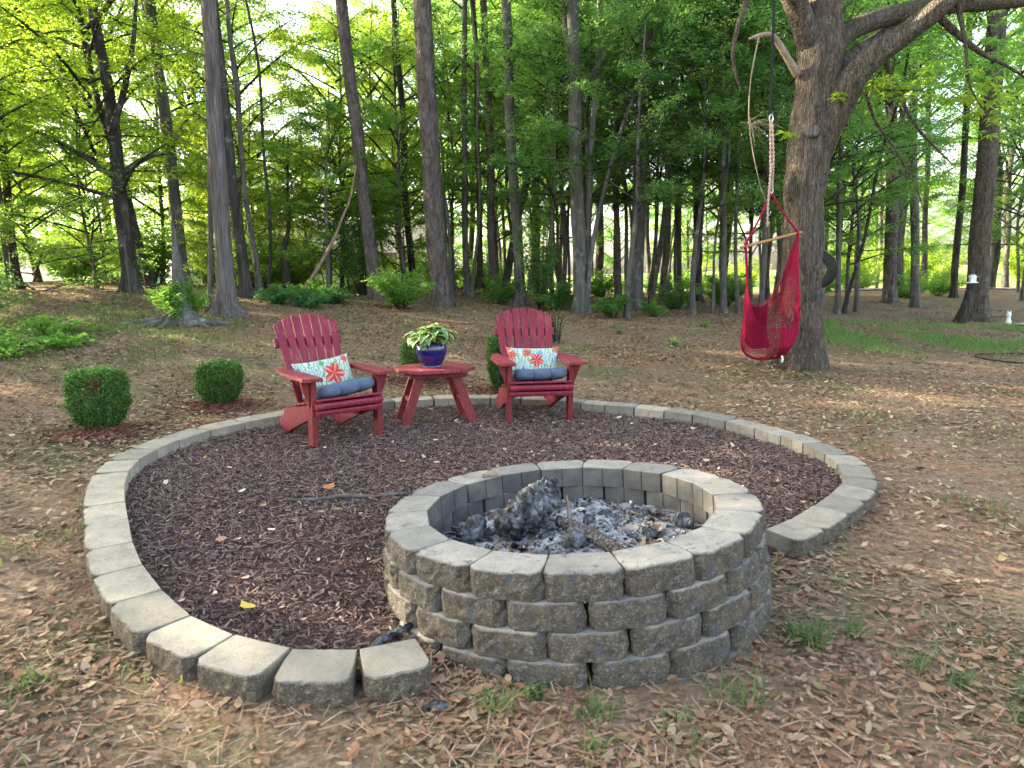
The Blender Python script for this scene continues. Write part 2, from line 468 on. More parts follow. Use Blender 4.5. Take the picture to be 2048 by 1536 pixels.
MAT['white'] = mk_simple('white_paint', (0.70, 0.70, 0.68), (0.8, 0.8, 0.78), 6, 0.6)
MAT['roof'] = mk_simple('asphalt_shingle', (0.09, 0.085, 0.085), (0.16, 0.15, 0.15), 14, 0.9)
MAT['pane'] = NT('window_glass').bsdf((0.05, 0.07, 0.08), 0.08, None, 0.6)
MAT['drive'] = mk_simple('gravel_drive', (0.20, 0.185, 0.175), (0.34, 0.32, 0.30), 9, 0.95, 0.1, 0.6, 0.02)
MAT['pine_straw'] = mk_tint('pine_straw')
MAT['galv'] = mk_simple('fence_wire', (0.03, 0.03, 0.03), (0.08, 0.08, 0.08), 12, 0.6)

# ------------------------------------------------------------------ terrain
CTRL = np.array([(-10.27,15,1.44),(-7.92,15,1.27),(-7.95,16,1.43),(-7.72,17,1.40),(-4.95,12.5,.95),(-5.5,15.2,1.14),(-5.5,17.5,1.18),(-3.09,16.5,.87),(-1.48,15.5,.75),
 (-2.69,20,1.10),(-1,19,.93),(.26,16.5,.79),(1.5,15,.54),(2.89,16.5,.64),(3.1,15.5,.54),(5.0,21,.53),(4.7,15.5,.50),(7.9,17,.33),(11.2,20.5,.29),(13.1,24,.40),(16.8,29,.39),
 (14.9,24,.2),(10.43,16,.10),(21,32,.12),(4.09,9.9,.02),(-5.29,11.5,.86),(-7.4,10.5,.62),(-2.5,11,.36),(2.55,13,.36),(-13,19,1.5),(-10,20,1.45),(-6,21,1.0),(7.5,11.5,-.13),
 (-10,28,-.2),(-18,32,-.6),(-5,30,.3),(0,30,.8),(8,30,.6),(-14,10,.9),(-20,18,1.1),(10,10,-.2),(3,8,.03),(-3,8,.23),(0,9.5,.18)])
def plane_z(x, y):
    return -0.0111 - 0.0344 * x + 0.0176 * y
_res = CTRL[:, 2] - plane_z(CTRL[:, 0], CTRL[:, 1])
def ground_z(x, y):
    x = np.atleast_1d(np.asarray(x, float)); y = np.atleast_1d(np.asarray(y, float))
    xc = np.clip(x, -14, 14); yc = np.clip(y, -8, 22)
    out = plane_z(xc, yc)
    d = np.hypot(x + 0.2, y - 4.9)
    for k in range(0, len(x), 60000):
        sl_ = slice(k, k + 60000)
        dd = (x[sl_, None] - CTRL[None, :, 0])**2 + (y[sl_, None] - CTRL[None, :, 1])**2
        w = np.exp(-dd / (2 * 1.9**2))
        w0 = 0.03 + np.exp(-np.maximum(d[sl_] - 2.2, 0)**2 / (2 * 1.6**2)) * 2.0
        out[sl_] += (w * _res).sum(1) / (w.sum(1) + w0)
    return out
def gz(x, y): return float(ground_z(x, y)[0])

pit_c = np.array([0.2555, 3.2319])
ring_c, ring_r = np.array([-0.204, 4.876]), 2.45
JOINTS = np.array([(-0.39,2.50),(-0.59,2.42),(-0.84,2.42),(-1.08,2.51),(-1.31,2.66),(-1.53,2.88),(-1.73,3.12),(-1.92,3.39),(-2.11,3.71),(-2.27,3.98),(-2.44,4.29),(-2.57,4.59),(-2.64,4.86),(-2.65,5.13),
 (-2.61,5.41),(-2.50,5.74),(-2.32,6.02),(-2.13,6.24),(-1.93,6.47),(-1.70,6.67),(-1.45,6.84),(-1.18,6.98),(-0.80,7.12),(-0.51,7.16),(-0.23,7.17),(0.08,7.15),(0.39,7.09),(0.68,6.98),(0.90,6.87),
 (1.17,6.75),(1.43,6.61),(1.66,6.45),(1.89,6.20),(2.06,5.93),(2.19,5.68),(2.27,5.43),(2.31,5.13),(2.29,4.88),(2.21,4.60),(2.10,4.41),(1.94,4.21),(1.75,4.00),(1.52,3.77),(1.32,3.60)])
jr = np.hypot(*(JOINTS - ring_c).T); ja = np.arctan2(JOINTS[:, 1] - ring_c[1], JOINTS[:, 0] - ring_c[0])
_o = np.argsort(ja); _ja = np.r_[ja[_o] - 2 * math.pi, ja[_o], ja[_o] + 2 * math.pi]; _jr = np.r_[jr[_o], jr[_o], jr[_o]]
def ring_radius(a): return np.interp(a, _ja, _jr)
def in_ring(x, y, grow=0.0):
    a = np.arctan2(y - ring_c[1], x - ring_c[0])
    opening = (a > R_(-94)) & (a < R_(-40))          # the fire pit interrupts the edging here
    return np.hypot(x - ring_c[0], y - ring_c[1]) < ring_radius(a) + np.where(opening, min(grow, -0.12), grow)
def in_pit(x, y, grow=0.0): return np.hypot(x - pit_c[0], y - pit_c[1]) < 0.90 + grow
def axis(lo, hi, flo, fhi, step, grow):
    a = list(np.arange(flo, fhi, step)); s = step; v = a[-1]
    while v < hi: s *= grow; v += s; a.append(v)
    s = step; v = a[0]; b = []
    while v > lo: s *= grow; v -= s; b.append(v)
    return np.array(b[::-1] + a)
gx = axis(-150, 150, -6, 6, 0.12, 1.07); gy = axis(-25, 220, 0.5, 10, 0.12, 1.05)
X, Y = np.meshgrid(gx, gy)
Z = ground_z(X.ravel(), Y.ravel())
pit_c = np.array([0.2555, 3.2319])
ring_c, ring_r = np.array([-0.204, 4.876]), 2.45
dr = np.hypot(X.ravel() - ring_c[0], Y.ravel() - ring_c[1])
und = np.array([noise.noise(Vector((a * 1.3, b * 1.3, 0))) * 0.025 + noise.noise(Vector((a * 5, b * 5, 3))) * 0.008 for a, b in zip(X.ravel(), Y.ravel())])
Z = Z + np.where(in_ring(X.ravel(), Y.ravel(), 0.06), und * 0.2 - 0.03, und * np.clip((dr - 2.2) / 0.8, 0.15, 1.0))
nx, ny = len(gx), len(gy)
i = np.arange(ny - 1)[:, None] * nx + np.arange(nx - 1)[None]
Q = np.stack([i, i + 1, i + nx + 1, i + nx], -1).reshape(-1, 4)
g = MB().add(np.c_[X.ravel(), Y.ravel(), Z], Q).build('ground', MAT['ground'], None, True)
tag(g, 'leaf strewn brown yard ground with patches of clay and moss', kind='structure')

# gravel drive at the far right
dv = spline([(9.6, 13.4), (12.2, 15.6), (16, 17.6), (22, 19), (40, 21)], 40)
dw = np.linspace(0.9, 1.5, 40)
def strip(name, path, hw, mat, lift, label):
    tt = np.gradient(path, axis=0); tt /= np.linalg.norm(tt, axis=1)[:, None]
    nn = np.c_[-tt[:, 1], tt[:, 0]]
    rows = []
    for k in np.linspace(-1, 1, 5):
        p = path + nn * (hw * k)[:, None]
        rows.append(np.c_[p, ground_z(p[:, 0], p[:, 1]) + lift])
    V = np.stack(rows, 1).reshape(-1, 3)
    i = np.arange(len(path) - 1)[:, None] * 5 + np.arange(4)[None]
    q = np.stack([i, i + 1, i + 6, i + 5], -1).reshape(-1, 4)
    o = MB().add(V, q).build(name, mat, None, True)
    return tag(o, label, kind='structure')
dv2 = spline([(13, 31), (18, 31), (24, 29.5), (34, 28), (50, 27)], 40)
strip('driveway', dv2, np.full(40, 1.6), MAT['drive'], 0.05, 'pale gravel drive behind the far trees')
dv1 = spline([(10.9, 14.6), (12.4, 15.3), (15, 15.7), (20, 15.6), (30, 15)], 40)
strip('parking_pad', dv1, np.linspace(0.5, 1.4, 40), MAT['drive'], 0.05, 'grey gravel pad beside the big tree')

# ------------------------------------------------------------------ mulch bed
def mulch_z(x, y):
    return ground_z(x, y) + 0.012 + 0.012 * np.sin(np.asarray(x) * 3.1 + 1) * np.cos(np.asarray(y) * 2.7)

na, nr = 96, 26
A_ = np.linspace(0, 2 * math.pi, na, endpoint=False)
V = []
for k in range(nr + 1):
    rr = (ring_radius((A_ + math.pi) % (2 * math.pi) - math.pi) + 0.06) * k / nr
    V.append(np.c_[ring_c[0] + rr * np.cos(A_), ring_c[1] + rr * np.sin(A_)])
V = np.concatenate(V); V = np.c_[V, mulch_z(V[:, 0], V[:, 1])]
i = np.arange(nr)[:, None] * na; j = np.arange(na)[None]
Q = np.stack([i + j, i + na + j, i + na + (j + 1) % na, i + (j + 1) % na], -1).reshape(-1, 4)
o = MB().add(V, Q).build('mulch_bed', MAT['mulch'], None, True)
tag(o, 'dark brown mulch bed inside the block ring', kind='structure')

def chips(n, xs, ys, zs, pal, lmin, lmax, tilt=0.35, seed=3):
    rg = np.random.default_rng(seed)
    L = rg.uniform(lmin, lmax, n) * rg.choice([0.6, 1, 1.3], n); Wd = L * rg.uniform(0.12, 0.32, n); T = rg.uniform(0.002, 0.006, n)
    yaw = rg.uniform(0, 2 * math.pi, n); p = rg.normal(0, tilt, n); r = rg.normal(0, tilt, n)
    u = np.stack([np.cos(yaw) * np.cos(p), np.sin(yaw) * np.cos(p), np.sin(p)], -1)
    v = np.stack([-np.sin(yaw) * np.cos(r), np.cos(yaw) * np.cos(r), np.sin(r)], -1)
    w = np.cross(u, v)
    c = np.c_[xs, ys, zs]
    tp = rg.uniform(0.25, 1.0, (n, 4))
    sx = np.array([-1, 1, 1, -1]); sy = np.array([-1, -1, 1, 1])
    low = c[:, None] + u[:, None] * (L[:, None] * sx * (0.4 + 0.1 * tp))[..., None] + v[:, None] * (Wd[:, None] * sy * 0.5 * tp)[..., None]
    top = low + w[:, None] * (T[:, None] * np.ones(4))[..., None]
    V = np.concatenate([low, top], 1).reshape(-1, 3)
    b = np.arange(n)[:, None] * 8
    f = np.concatenate([b + q for q in ((4, 5, 6, 7), (0, 1, 5, 4), (1, 2, 6, 5), (2, 3, 7, 6), (3, 0, 4, 7))], 0)
    pal = np.asarray(pal); cc = pal[rg.integers(0, len(pal), n)] * rg.uniform(0.6, 1.35, (n, 1))
    return V, f, np.repeat(cc, 8, 0)

n = 58000
rg = np.random.default_rng(5)
a = rg.uniform(-math.pi, math.pi, n); rr = np.sqrt(rg.uniform(0, 1, n)) * (ring_radius(a) + 0.02)
xs, ys = ring_c[0] + rr * np.cos(a), ring_c[1] + rr * np.sin(a)
ok = ~in_pit(xs, ys, -0.02); xs, ys = xs[ok], ys[ok]
V, f, c = chips(len(xs), xs, ys, mulch_z(xs, ys) + rg.uniform(0.001, 0.022, len(xs)), [(0.150, 0.096, 0.078), (0.122, 0.080, 0.067), (0.182, 0.116, 0.092), (0.095, 0.066, 0.058), (0.225, 0.155, 0.122), (0.172, 0.132, 0.115)], 0.014, 0.042)
o = MB().add(V, f, 0, c).build('mulch_chips', MAT['chip'])
tag(o, 'shredded dark brown bark mulch covering the bed', kind='stuff')

# ------------------------------------------------------------------ dry leaves and straw on the yard
def leaf_hex(n, c, L, Wd, yaw, pitch, roll, curl, rg):
    """six-sided leaves, folded along the midrib and curled along it"""
    u = np.stack([np.cos(yaw) * np.cos(pitch), np.sin(yaw) * np.cos(pitch), np.sin(pitch)], -1)
    v0 = np.stack([-np.sin(yaw), np.cos(yaw), np.zeros(n)], -1); w0 = np.cross(u, v0)
    v = v0 * np.cos(roll)[:, None] + w0 * np.sin(roll)[:, None]; w = np.cross(u, v)
    al = np.array([-0.5, -0.15, -0.15, 0.22, 0.22, 0.5]); ac = np.array([0, -0.5, 0.5, -0.42, 0.42, 0]); hc = np.array([0.35, 0.1, 0.1, 0.05, 0.05, 0.5])
    V = c[:, None] + u[:, None] * (L[:, None] * al)[..., None] + v[:, None] * (Wd[:, None] * ac)[..., None] + w[:, None] * ((curl * L)[:, None] * hc)[..., None]
    b = np.arange(n)[:, None] * 6
    return V.reshape(-1, 3), [b + np.array([[0, 1, 2]]), b + np.array([[3, 5, 4]]), b + np.array([[1, 3, 4, 2]])]

def yard_points(n, rg, far=34.0, pw=1.9):
    """random yard points, denser near where one stands"""
    d = 1.3 + (far - 1.3) * rg.uniform(0, 1, n)**pw
    a = rg.uniform(R_(-47), R_(47), n)
    x, y = d * np.sin(a), d * np.cos(a)
    ok = ~in_ring(x, y, 0.20) & ~in_pit(x, y, 0.0)
    return x[ok], y[ok]
def field(x, y, s, seed):
    return np.array([noise.noise(Vector((p * s, q * s, seed))) for p, q in zip(x, y)])

rg = np.random.default_rng(21)
x, y = yard_points(180000, rg, 24, 1.45)
fl = field(x, y, 0.8, 4.0) + 0.5 * field(x, y, 2.3, 9.0)
keep = rg.uniform(0, 1, len(x)) < np.clip(0.75 + fl * 1.1, 0.18, 1)
x, y = x[keep], y[keep]; n = len(x)
d = np.hypot(x, y)
L = rg.gamma(4.0, 0.0075, n).clip(0.010, 0.070) * (1 + 0.035 * d); Wd = L * rg.uniform(0.2, 0.5, n)
c = np.c_[x, y, ground_z(x, y) + rg.uniform(0.004, 0.022, n)]
V, f = leaf_hex(n, c, L, Wd, rg.uniform(0, 6.28, n), rg.normal(0, 0.15, n), rg.normal(0, 0.25, n), rg.uniform(-0.12, 0.28, n), rg)
pal = np.array([(0.235, 0.140, 0.080), (0.185, 0.105, 0.060), (0.265, 0.178, 0.108), (0.15, 0.080, 0.046), (0.11, 0.060, 0.038), (0.21, 0.128, 0.076), (0.29, 0.21, 0.135), (0.205, 0.100, 0.054), (0.17, 0.14, 0.075), (0.20, 0.115, 0.066)])
cc = pal[rg.integers(0, len(pal), n)] * rg.uniform(0.75, 1.1, (n, 1))
o = MB().add(V, f, 0, np.repeat(cc, 6, 0)).build('dry_leaves', MAT['litter'])
tag(o, 'tan and brown fallen leaves strewn over the yard', kind='stuff')
x, y = yard_points(15000, rg, 16, 1.6); n = len(x)
L = rg.uniform(0.04, 0.11, n); yaw = rg.uniform(0, 3.14, n)
c = np.c_[x, y, ground_z(x, y) + rg.uniform(0.008, 0.03, n)]
u = np.stack([np.cos(yaw), np.sin(yaw), rg.normal(0, 0.08, n)], -1); v = np.stack([-np.sin(yaw), np.cos(yaw), np.zeros(n)], -1)
w_ = rg.uniform(0.001, 0.0028, n)
V = np.stack([c - u * L[:, None] / 2 - v * w_[:, None], c - u * L[:, None] / 2 + v * w_[:, None], c + u * L[:, None] / 2 + v * w_[:, None], c + u * L[:, None] / 2 - v * w_[:, None]], 1).reshape(-1, 3)
f = np.arange(n)[:, None] * 4 + np.arange(4)[None]
cc = np.array([(0.22, 0.14, 0.09), (0.28, 0.20, 0.14), (0.15, 0.09, 0.06)])[rg.integers(0, 3, n)]
o = MB().add(V, f, 0, np.repeat(cc, 4, 0)).build('straw_and_twigs', MAT['pine_straw'])
tag(o, 'thin pine straw and twig litter over the yard', kind='stuff')
n = 100000
d = np.sqrt(rg.uniform(4.5**2, 17**2, n)); a = rg.uniform(R_(-44), R_(44), n)
x, y = d * np.sin(a), d * np.cos(a)
fl = field(x, y, 0.5, 31.0) + 0.6 * field(x, y, 1.7, 12.0)
k = ~in_ring(x, y, 0.2) & (rg.uniform(0, 1, n) < np.clip(0.62 + 1.0 * fl, 0.12, 1)); x, y, d = x[k], y[k], d[k]; n = len(x)
L = rg.uniform(0.03, 0.075, n)
c = np.c_[x, y, ground_z(x, y) + rg.uniform(0.008, 0.028, n)]
yaw = rg.uniform(0, 6.28, n)
u = np.c_[np.cos(yaw), np.sin(yaw), rg.normal(0, 0.25, n)]; nr_ = np.c_[rg.normal(0, 0.35, n), rg.normal(0, 0.35, n), np.ones(n)]
u /= np.linalg.norm(u, axis=1)[:, None]; v = np.cross(nr_, u); v /= np.linalg.norm(v, axis=1)[:, None]
wd = (L * rg.uniform(0.2, 0.5, n))[:, None]
V = np.stack([c - u * L[:, None] / 2, c - v * wd / 2, c + u * L[:, None] / 2, c + v * wd / 2], 1).reshape(-1, 3)
pal2 = np.array([(0.29, 0.215, 0.13), (0.35, 0.275, 0.18), (0.235, 0.15, 0.09), (0.16, 0.092, 0.055), (0.26, 0.215, 0.12), (0.20, 0.12, 0.07)])
cc = pal2[rg.integers(0, len(pal2), n)] * rg.uniform(0.7, 1.2, (n, 1))
o = MB().add(V, np.arange(n)[:, None] * 4 + np.arange(4)[None], 0, np.repeat(cc, 4, 0)).build('leaf_litter', MAT['litter'])
tag(o, 'carpet of straw coloured leaf litter towards the wood', kind='stuff')
# leaves blown onto the mulch
n = 240
a = rg.uniform(-math.pi, math.pi, n); rr = np.sqrt(rg.uniform(0, 1, n)) * (ring_radius(a) - 0.05)
x, y = ring_c[0] + rr * np.cos(a), ring_c[1] + rr * np.sin(a); ok = ~in_pit(x, y, 0.03); x, y = x[ok], y[ok]; n = len(x)
L = rg.uniform(0.025, 0.065, n)
V, f = leaf_hex(n, np.c_[x, y, mulch_z(x, y) + rg.uniform(0.022, 0.032, n)], L, L * rg.uniform(0.3, 0.6, n), rg.uniform(0, 6.28, n), rg.normal(0, 0.2, n), rg.normal(0, 0.3, n), rg.uniform(0, 0.4, n), rg)
cc = np.array([(0.40, 0.30, 0.22), (0.34, 0.23, 0.15), (0.46, 0.39, 0.30), (0.30, 0.17, 0.09)])[rg.integers(0, 4, n)]
o = MB().add(V, f, 0, np.repeat(cc, 6, 0)).build('leaves_on_mulch', MAT['litter'])
tag(o, 'pale dry leaves lying on the dark mulch', kind='stuff')

# ------------------------------------------------------------------ grass
def grass_mesh(x, y, z, hmin, hmax, lean, rg, wide=0.0035):
    n = len(x)
    h = rg.uniform(hmin, hmax, n); yaw = rg.uniform(0, 6.28, n); ln = rg.uniform(0.1, lean, n) * h
    c = np.c_[x, y, z]; dx = np.c_[np.cos(yaw), np.sin(yaw), np.zeros(n)]; sx = np.c_[-np.sin(yaw), np.cos(yaw), np.zeros(n)] * (wide * rg.uniform(0.6, 1.4, n))[:, None]
    up = np.array([0, 0, 1.0])
    m_ = c + dx * (ln * 0.35)[:, None] + up * (h * 0.6)[:, None]
    t_ = c + dx * ln[:, None] + up * (h * rg.uniform(0.75, 1.0, n))[:, None]
    V = np.stack([c - sx, c + sx, m_ + sx * 0.8, m_ - sx * 0.8, t_], 1).reshape(-1, 3)
    b = np.arange(n)[:, None] * 5
    return V, [b + np.array([[0, 1, 2, 3]]), b + np.array([[3, 2, 4]])], np.repeat(rg.uniform(0, 1, n), 5)

rg = np.random.default_rng(31)
x, y = yard_points(150000, rg, 24, 1.1)
fl = field(x, y, 0.45, 14.0) * 0.9 + field(x, y, 1.9, 2.0)
lawn = np.exp(-(((y - (12.4 + 0.06 * (x - 6))) / 0.8)**2)) * (x > 4.6)
left = np.exp(-(((x + 6.5) / 1.8)**2 + ((y - 9.8) / 1.6)**2)) * 0.5
rightp = np.exp(-(((x - 4.3) / 1.4)**2 + ((y - 6.6) / 1.2)**2)) * 0.22 + np.exp(-(((x - 4.8) / 1.5)**2 + ((y - 10) / 1.0)**2)) * 0.3
mossy = np.exp(-(((x + 2.35) / 0.55)**2 + ((y - 2.9) / 1.1)**2)) * 0.8 * (fl > -0.05)
prob = mossy + np.clip((fl - 0.50) * 1.5, 0, 0.30) + lawn * 0.9 + left * 0.3 * (fl > -0.1) + rightp * (fl > 0.05)
k = rg.uniform(0, 1, len(x)) < prob
x, y = x[k], y[k]
V, f, r = grass_mesh(x, y, ground_z(x, y), 0.03, 0.09, 1.1, rg)
o = MB().add(V, f, r).build('grass', MAT['grass'])
tag(o, 'thin patchy green grass over the yard', kind='stuff')

n = 80000
x = rg.uniform(4.6, 16, n); y = 13.3 + 0.05 * (x - 6) + rg.normal(0, 0.75, n)
k = rg.uniform(0, 1, n) < np.clip(0.42 + field(x, y, 0.9, 6.0) * 1.8 + field(x, y, 3.0, 1.0) * 0.6, 0, 1)
x, y = x[k], y[k]
V, f, r = grass_mesh(x, y, ground_z(x, y), 0.03, 0.08, 1.1, rg, 0.005)
o = MB().add(V, f, r).build('lawn_strip', MAT['lawn'])
tag(o, 'strip of short green lawn beyond the oak', kind='stuff')
n = 26000
x = rg.normal(-7.2, 1.7, n); y = rg.normal(10.6, 1.5, n)
k = (rg.uniform(0, 1, n) < np.clip(0.45 + field(x, y, 1.2, 3.0) * 1.6, 0, 1)) & ~in_ring(x, y, 0.6)
x, y = x[k], y[k]
V, f, r = grass_mesh(x, y, ground_z(x, y), 0.03, 0.10, 1.3, rg, 0.005)
o = MB().add(V, f, r).build('rough_grass', MAT['grass'])
tag(o, 'rough green grass at the left end of the yard', kind='stuff')

def tuft(label, x, y, n, spread, hmin, hmax, group=None):
    rg = np.random.default_rng(int(abs(x * 1000 + y * 77)))
    px, py = rg.normal(0, spread, n), rg.normal(0, spread, n)
    V, f, r = grass_mesh(px, py, ground_z(x + px, y + py) - gz(x, y), hmin, hmax, 1.9, rg, 0.003)
    o = MB().add(V, f, r).build('grass_tuft', MAT['grass'])
    o.location = (x, y, gz(x, y) - 0.003)
    tag(o, label, 'grass', group or 'grass tufts around the fire pit')
tuft('thick dark green grass tuft at the side of the fire pit wall', 1.16, 2.66, 110, 0.045, 0.04, 0.13)
tuft('yellow green wispy grass tuft between edging end and fire pit', -0.10, 2.20, 48, 0.03, 0.04, 0.12)
tuft('loose grass tuft growing against the front of the fire pit', 0.24, 2.18, 46, 0.035, 0.03, 0.11)
tuft('tall thin grass tuft leaning on the front pit wall', 0.78, 2.28, 40, 0.05, 0.04, 0.15)
tuft('small fresh grass tuft in bare soil beyond the pit', 1.38, 2.72, 45, 0.02, 0.04, 0.09)
tuft('sparse grass tuft in leaf litter in front of the pit', 0.50, 2.07, 40, 0.06, 0.03, 0.09)
for (x, y) in ((1.70, 2.16), (1.78, 2.27), (1.66, 2.02), (1.52, 2.48), (0.22, 1.98), (-1.75, 2.35), (1.60, 2.36), (1.75, 3.72), (1.95, 1.92)):
    lab = {(1.52, 2.48): 'small grass tuft in soil just past the thick pit side tuft', (0.22, 1.98): 'small grass tuft well out in front of the pit wall', (-1.75, 2.35): 'small grass tuft outside the edging ring away from the pit', (1.75, 3.72): 'small grass tuft beside the last block of the edging'}.get((x, y), 'small low grass tuft in a loose cluster in the open litter')
    tuft(lab, x, y, 42, 0.03, 0.03, 0.08, 'lone grass tufts in the leaf litter')

# ------------------------------------------------------------------ concrete blocks
def block_mesh(name, w_out, w_in, depth, h, seed, mat, rough=0.0032):
    """retaining-wall block: x along the wall, y from the inner face (0) to the split outer face (depth)"""
    rg = np.random.default_rng(seed)
    ch = 0.036
    o = []                                     # outline, (x, y, on_split_face)
    hw, hi = w_out / 2, w_in / 2
    o += [(-hi, 0, 0), (-hi * 0.5, 0, 0), (-0.005, 0, 0), (0.0, 0.006, 0), (0.005, 0, 0), (hi * 0.5, 0, 0), (hi, 0, 0)]
    sx = hi + (hw - hi) * 0.5
    o += [(sx, (depth - ch) * 0.5, 0), (hw, depth - ch, 1), (hw - ch * 0.35, depth - ch * 0.4, 1)]
    for k in np.linspace(hw - ch, -hw + ch, 9): o.append((k, depth + 0.006 * (1 - (k / hw)**2), 1))
    o += [(-hw + ch * 0.35, depth - ch * 0.4, 1), (-hw, depth - ch, 1), (-sx, (depth - ch) * 0.5, 0)]
    o = np.array(o, float); n = len(o)
    zs = [0, h * 0.22, h * 0.45, h * 0.68, h * 0.88, h]
    rows, at = [], []
    cen = np.array([0, depth * 0.5])
    for q, z in enumerate(zs):
        p = o[:, :2].copy(); sp = o[:, 2]
        bulge = 0.005 * math.sin(math.pi * min(1, z / h * 0.9 + 0.05))
        dirv = p - cen; dirv /= np.linalg.norm(dirv, axis=1)[:, None]
        p += dirv * (sp * (rg.normal(0, rough, n) + bulge - 0.006))[:, None]
        zz = np.full(n, z)
        if q == len(zs) - 1:
            p -= dirv * (0.0025 + sp * rg.uniform(0.002, 0.008, n))[:, None]
        if q == len(zs) - 2:
            zz = zz + 0.08 * h * (1 - sp) + sp * (0.05 * h + rg.normal(0, 0.002, n))
        rows.append(np.c_[p, zz]); inn = np.where(np.arange(n) < 7, -1.0, 0.0)
        at.append(np.where(sp > 0, 1.0, inn) if q < len(zs) - 1 else np.zeros(n))
    V = np.concatenate(rows); at = np.concatenate(at)
    i = np.arange(len(zs) - 1)[:, None] * n; j = np.arange(n)[None]
    Q = np.stack([i + j, i + (j + 1) % n, i + n + (j + 1) % n, i + n + j], -1).reshape(-1, 4)
    c = len(V)
    V = np.vstack([V, [0, depth * 0.5, h + 0.001]]); at = np.r_[at, 0]
    b = (len(zs) - 1) * n; jj = np.arange(n)
    T = np.stack([b + jj, b + (jj + 1) % n, np.full(n, c)], -1)
    return MB().add(V, [Q, T], at).mesh(name, False, mat)

BH = 0.108
PIT_R = 0.862
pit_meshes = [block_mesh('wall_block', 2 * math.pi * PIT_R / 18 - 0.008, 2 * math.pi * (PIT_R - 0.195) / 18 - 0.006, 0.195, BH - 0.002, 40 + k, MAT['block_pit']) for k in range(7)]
NP = Vector((-0.03464, 0.03480, 0.99879))
pit = empty('fire_pit')
PITQ = Vector((0, 0, 1)).rotation_difference(NP)
rim = Vector((0.2555, 3.2319, 0.415))
pit.rotation_mode = 'QUATERNION'; pit.rotation_quaternion = PITQ
pit.location = rim - NP * (5 * BH)
tag(pit, 'round stacked concrete block fire pit with soot stained cap course', 'fire pit')
for cidx in range(5):
    for k in range(18):
        ang = R_(-111 + 20 * k + (10 if cidx % 2 else 0) + random.uniform(-0.5, 0.5))
        o = link('block', pit_meshes[random.randrange(7)], pit)
        rad = PIT_R - 0.195 + 0.010 * min(cidx, 3) + random.uniform(-0.004, 0.004)
        o.location = (rad * math.cos(ang), rad * math.sin(ang), (4 - cidx) * BH + random.uniform(-0.001, 0.001))
        o.rotation_euler = (random.uniform(-.006, .006), random.uniform(-.006, .006), ang - math.pi / 2)

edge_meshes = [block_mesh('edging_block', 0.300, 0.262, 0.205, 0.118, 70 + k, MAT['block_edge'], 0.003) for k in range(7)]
edging = empty('block_edging', (ring_c[0], ring_c[1], gz(*ring_c)))
tag(edging, 'ring of tan concrete edging blocks around the mulch bed', 'edging')
for k in range(len(JOINTS) - 1):
    p, q = JOINTS[k], JOINTS[k + 1]
    mid = (p + q) / 2; L = np.hypot(*(q - p)); t_ = (p - q) / L
    nrm = np.array([t_[1], -t_[0]])
    if nrm @ (mid - ring_c) < 0: nrm = -nrm
    ang = math.atan2(nrm[1], nrm[0]) - math.pi / 2
    o = link('block', edge_meshes[random.randrange(7)], edging)
    zt = plane_z(mid[0], mid[1]) + 0.1
    o.location = (mid[0] - edging.location.x, mid[1] - edging.location.y, zt - 0.118 - edging.location.z + random.uniform(-0.004, 0.004))
    tx = math.atan(-0.0344 * math.cos(ang) + 0.0176 * math.sin(ang)); ty = math.atan(-0.0344 * -math.sin(ang) + 0.0176 * math.cos(ang))
    o.rotation_euler = (ty + random.uniform(-.012, .012), -tx + random.uniform(-.012, .012), ang + random.uniform(-.015, .015))
    w_in = 0.262 * L / 0.262 if L < 0.25 else L * 0.985
    o.scale = (w_in / 0.272, random.uniform(0.97, 1.03), 1)

# ------------------------------------------------------------------ inside the fire pit
def pit_pt(x, y, z):
    return pit.location + PITQ @ Vector((x, y, z))
def ash_h(x, y):
    return 5 * BH - 0.175 + 0.055 * math.exp(-((x + 0.05)**2 + (y - 0.28)**2) / 0.09) + 0.03 * math.exp(-((x + 0.08)**2 + (y + 0.2)**2) / 0.03) - 0.05 * math.hypot(x, y)**2 + 0.022 * noise.noise(Vector((x * 9, y * 9, 1))) + 0.012 * noise.noise(Vector((x * 26, y * 26, 5)))
na, nr = 96, 34
V = []
for k in range(nr + 1):
    for q in range(na):
        r = 0.685 * k / nr; a = 2 * math.pi * q / na
        x, y = r * math.cos(a), r * math.sin(a)
        V.append((x, y, ash_h(x, y) - 5 * BH + 0.2))
i = np.arange(nr)[:, None] * na; j = np.arange(na)[None]
Q = np.stack([i + j, i + na + j, i + na + (j + 1) % na, i + (j + 1) % na], -1).reshape(-1, 4)
ash = MB().add(V, Q).build('ash_bed', MAT['ash'], None, True)
ash.rotation_mode = 'QUATERNION'; ash.rotation_quaternion = PITQ
ash.location = pit_pt(0, 0, 5 * BH - 0.2)
tag(ash, 'grey and white ash heap filling the fire pit', kind='stuff')
rg = np.random.default_rng(8)
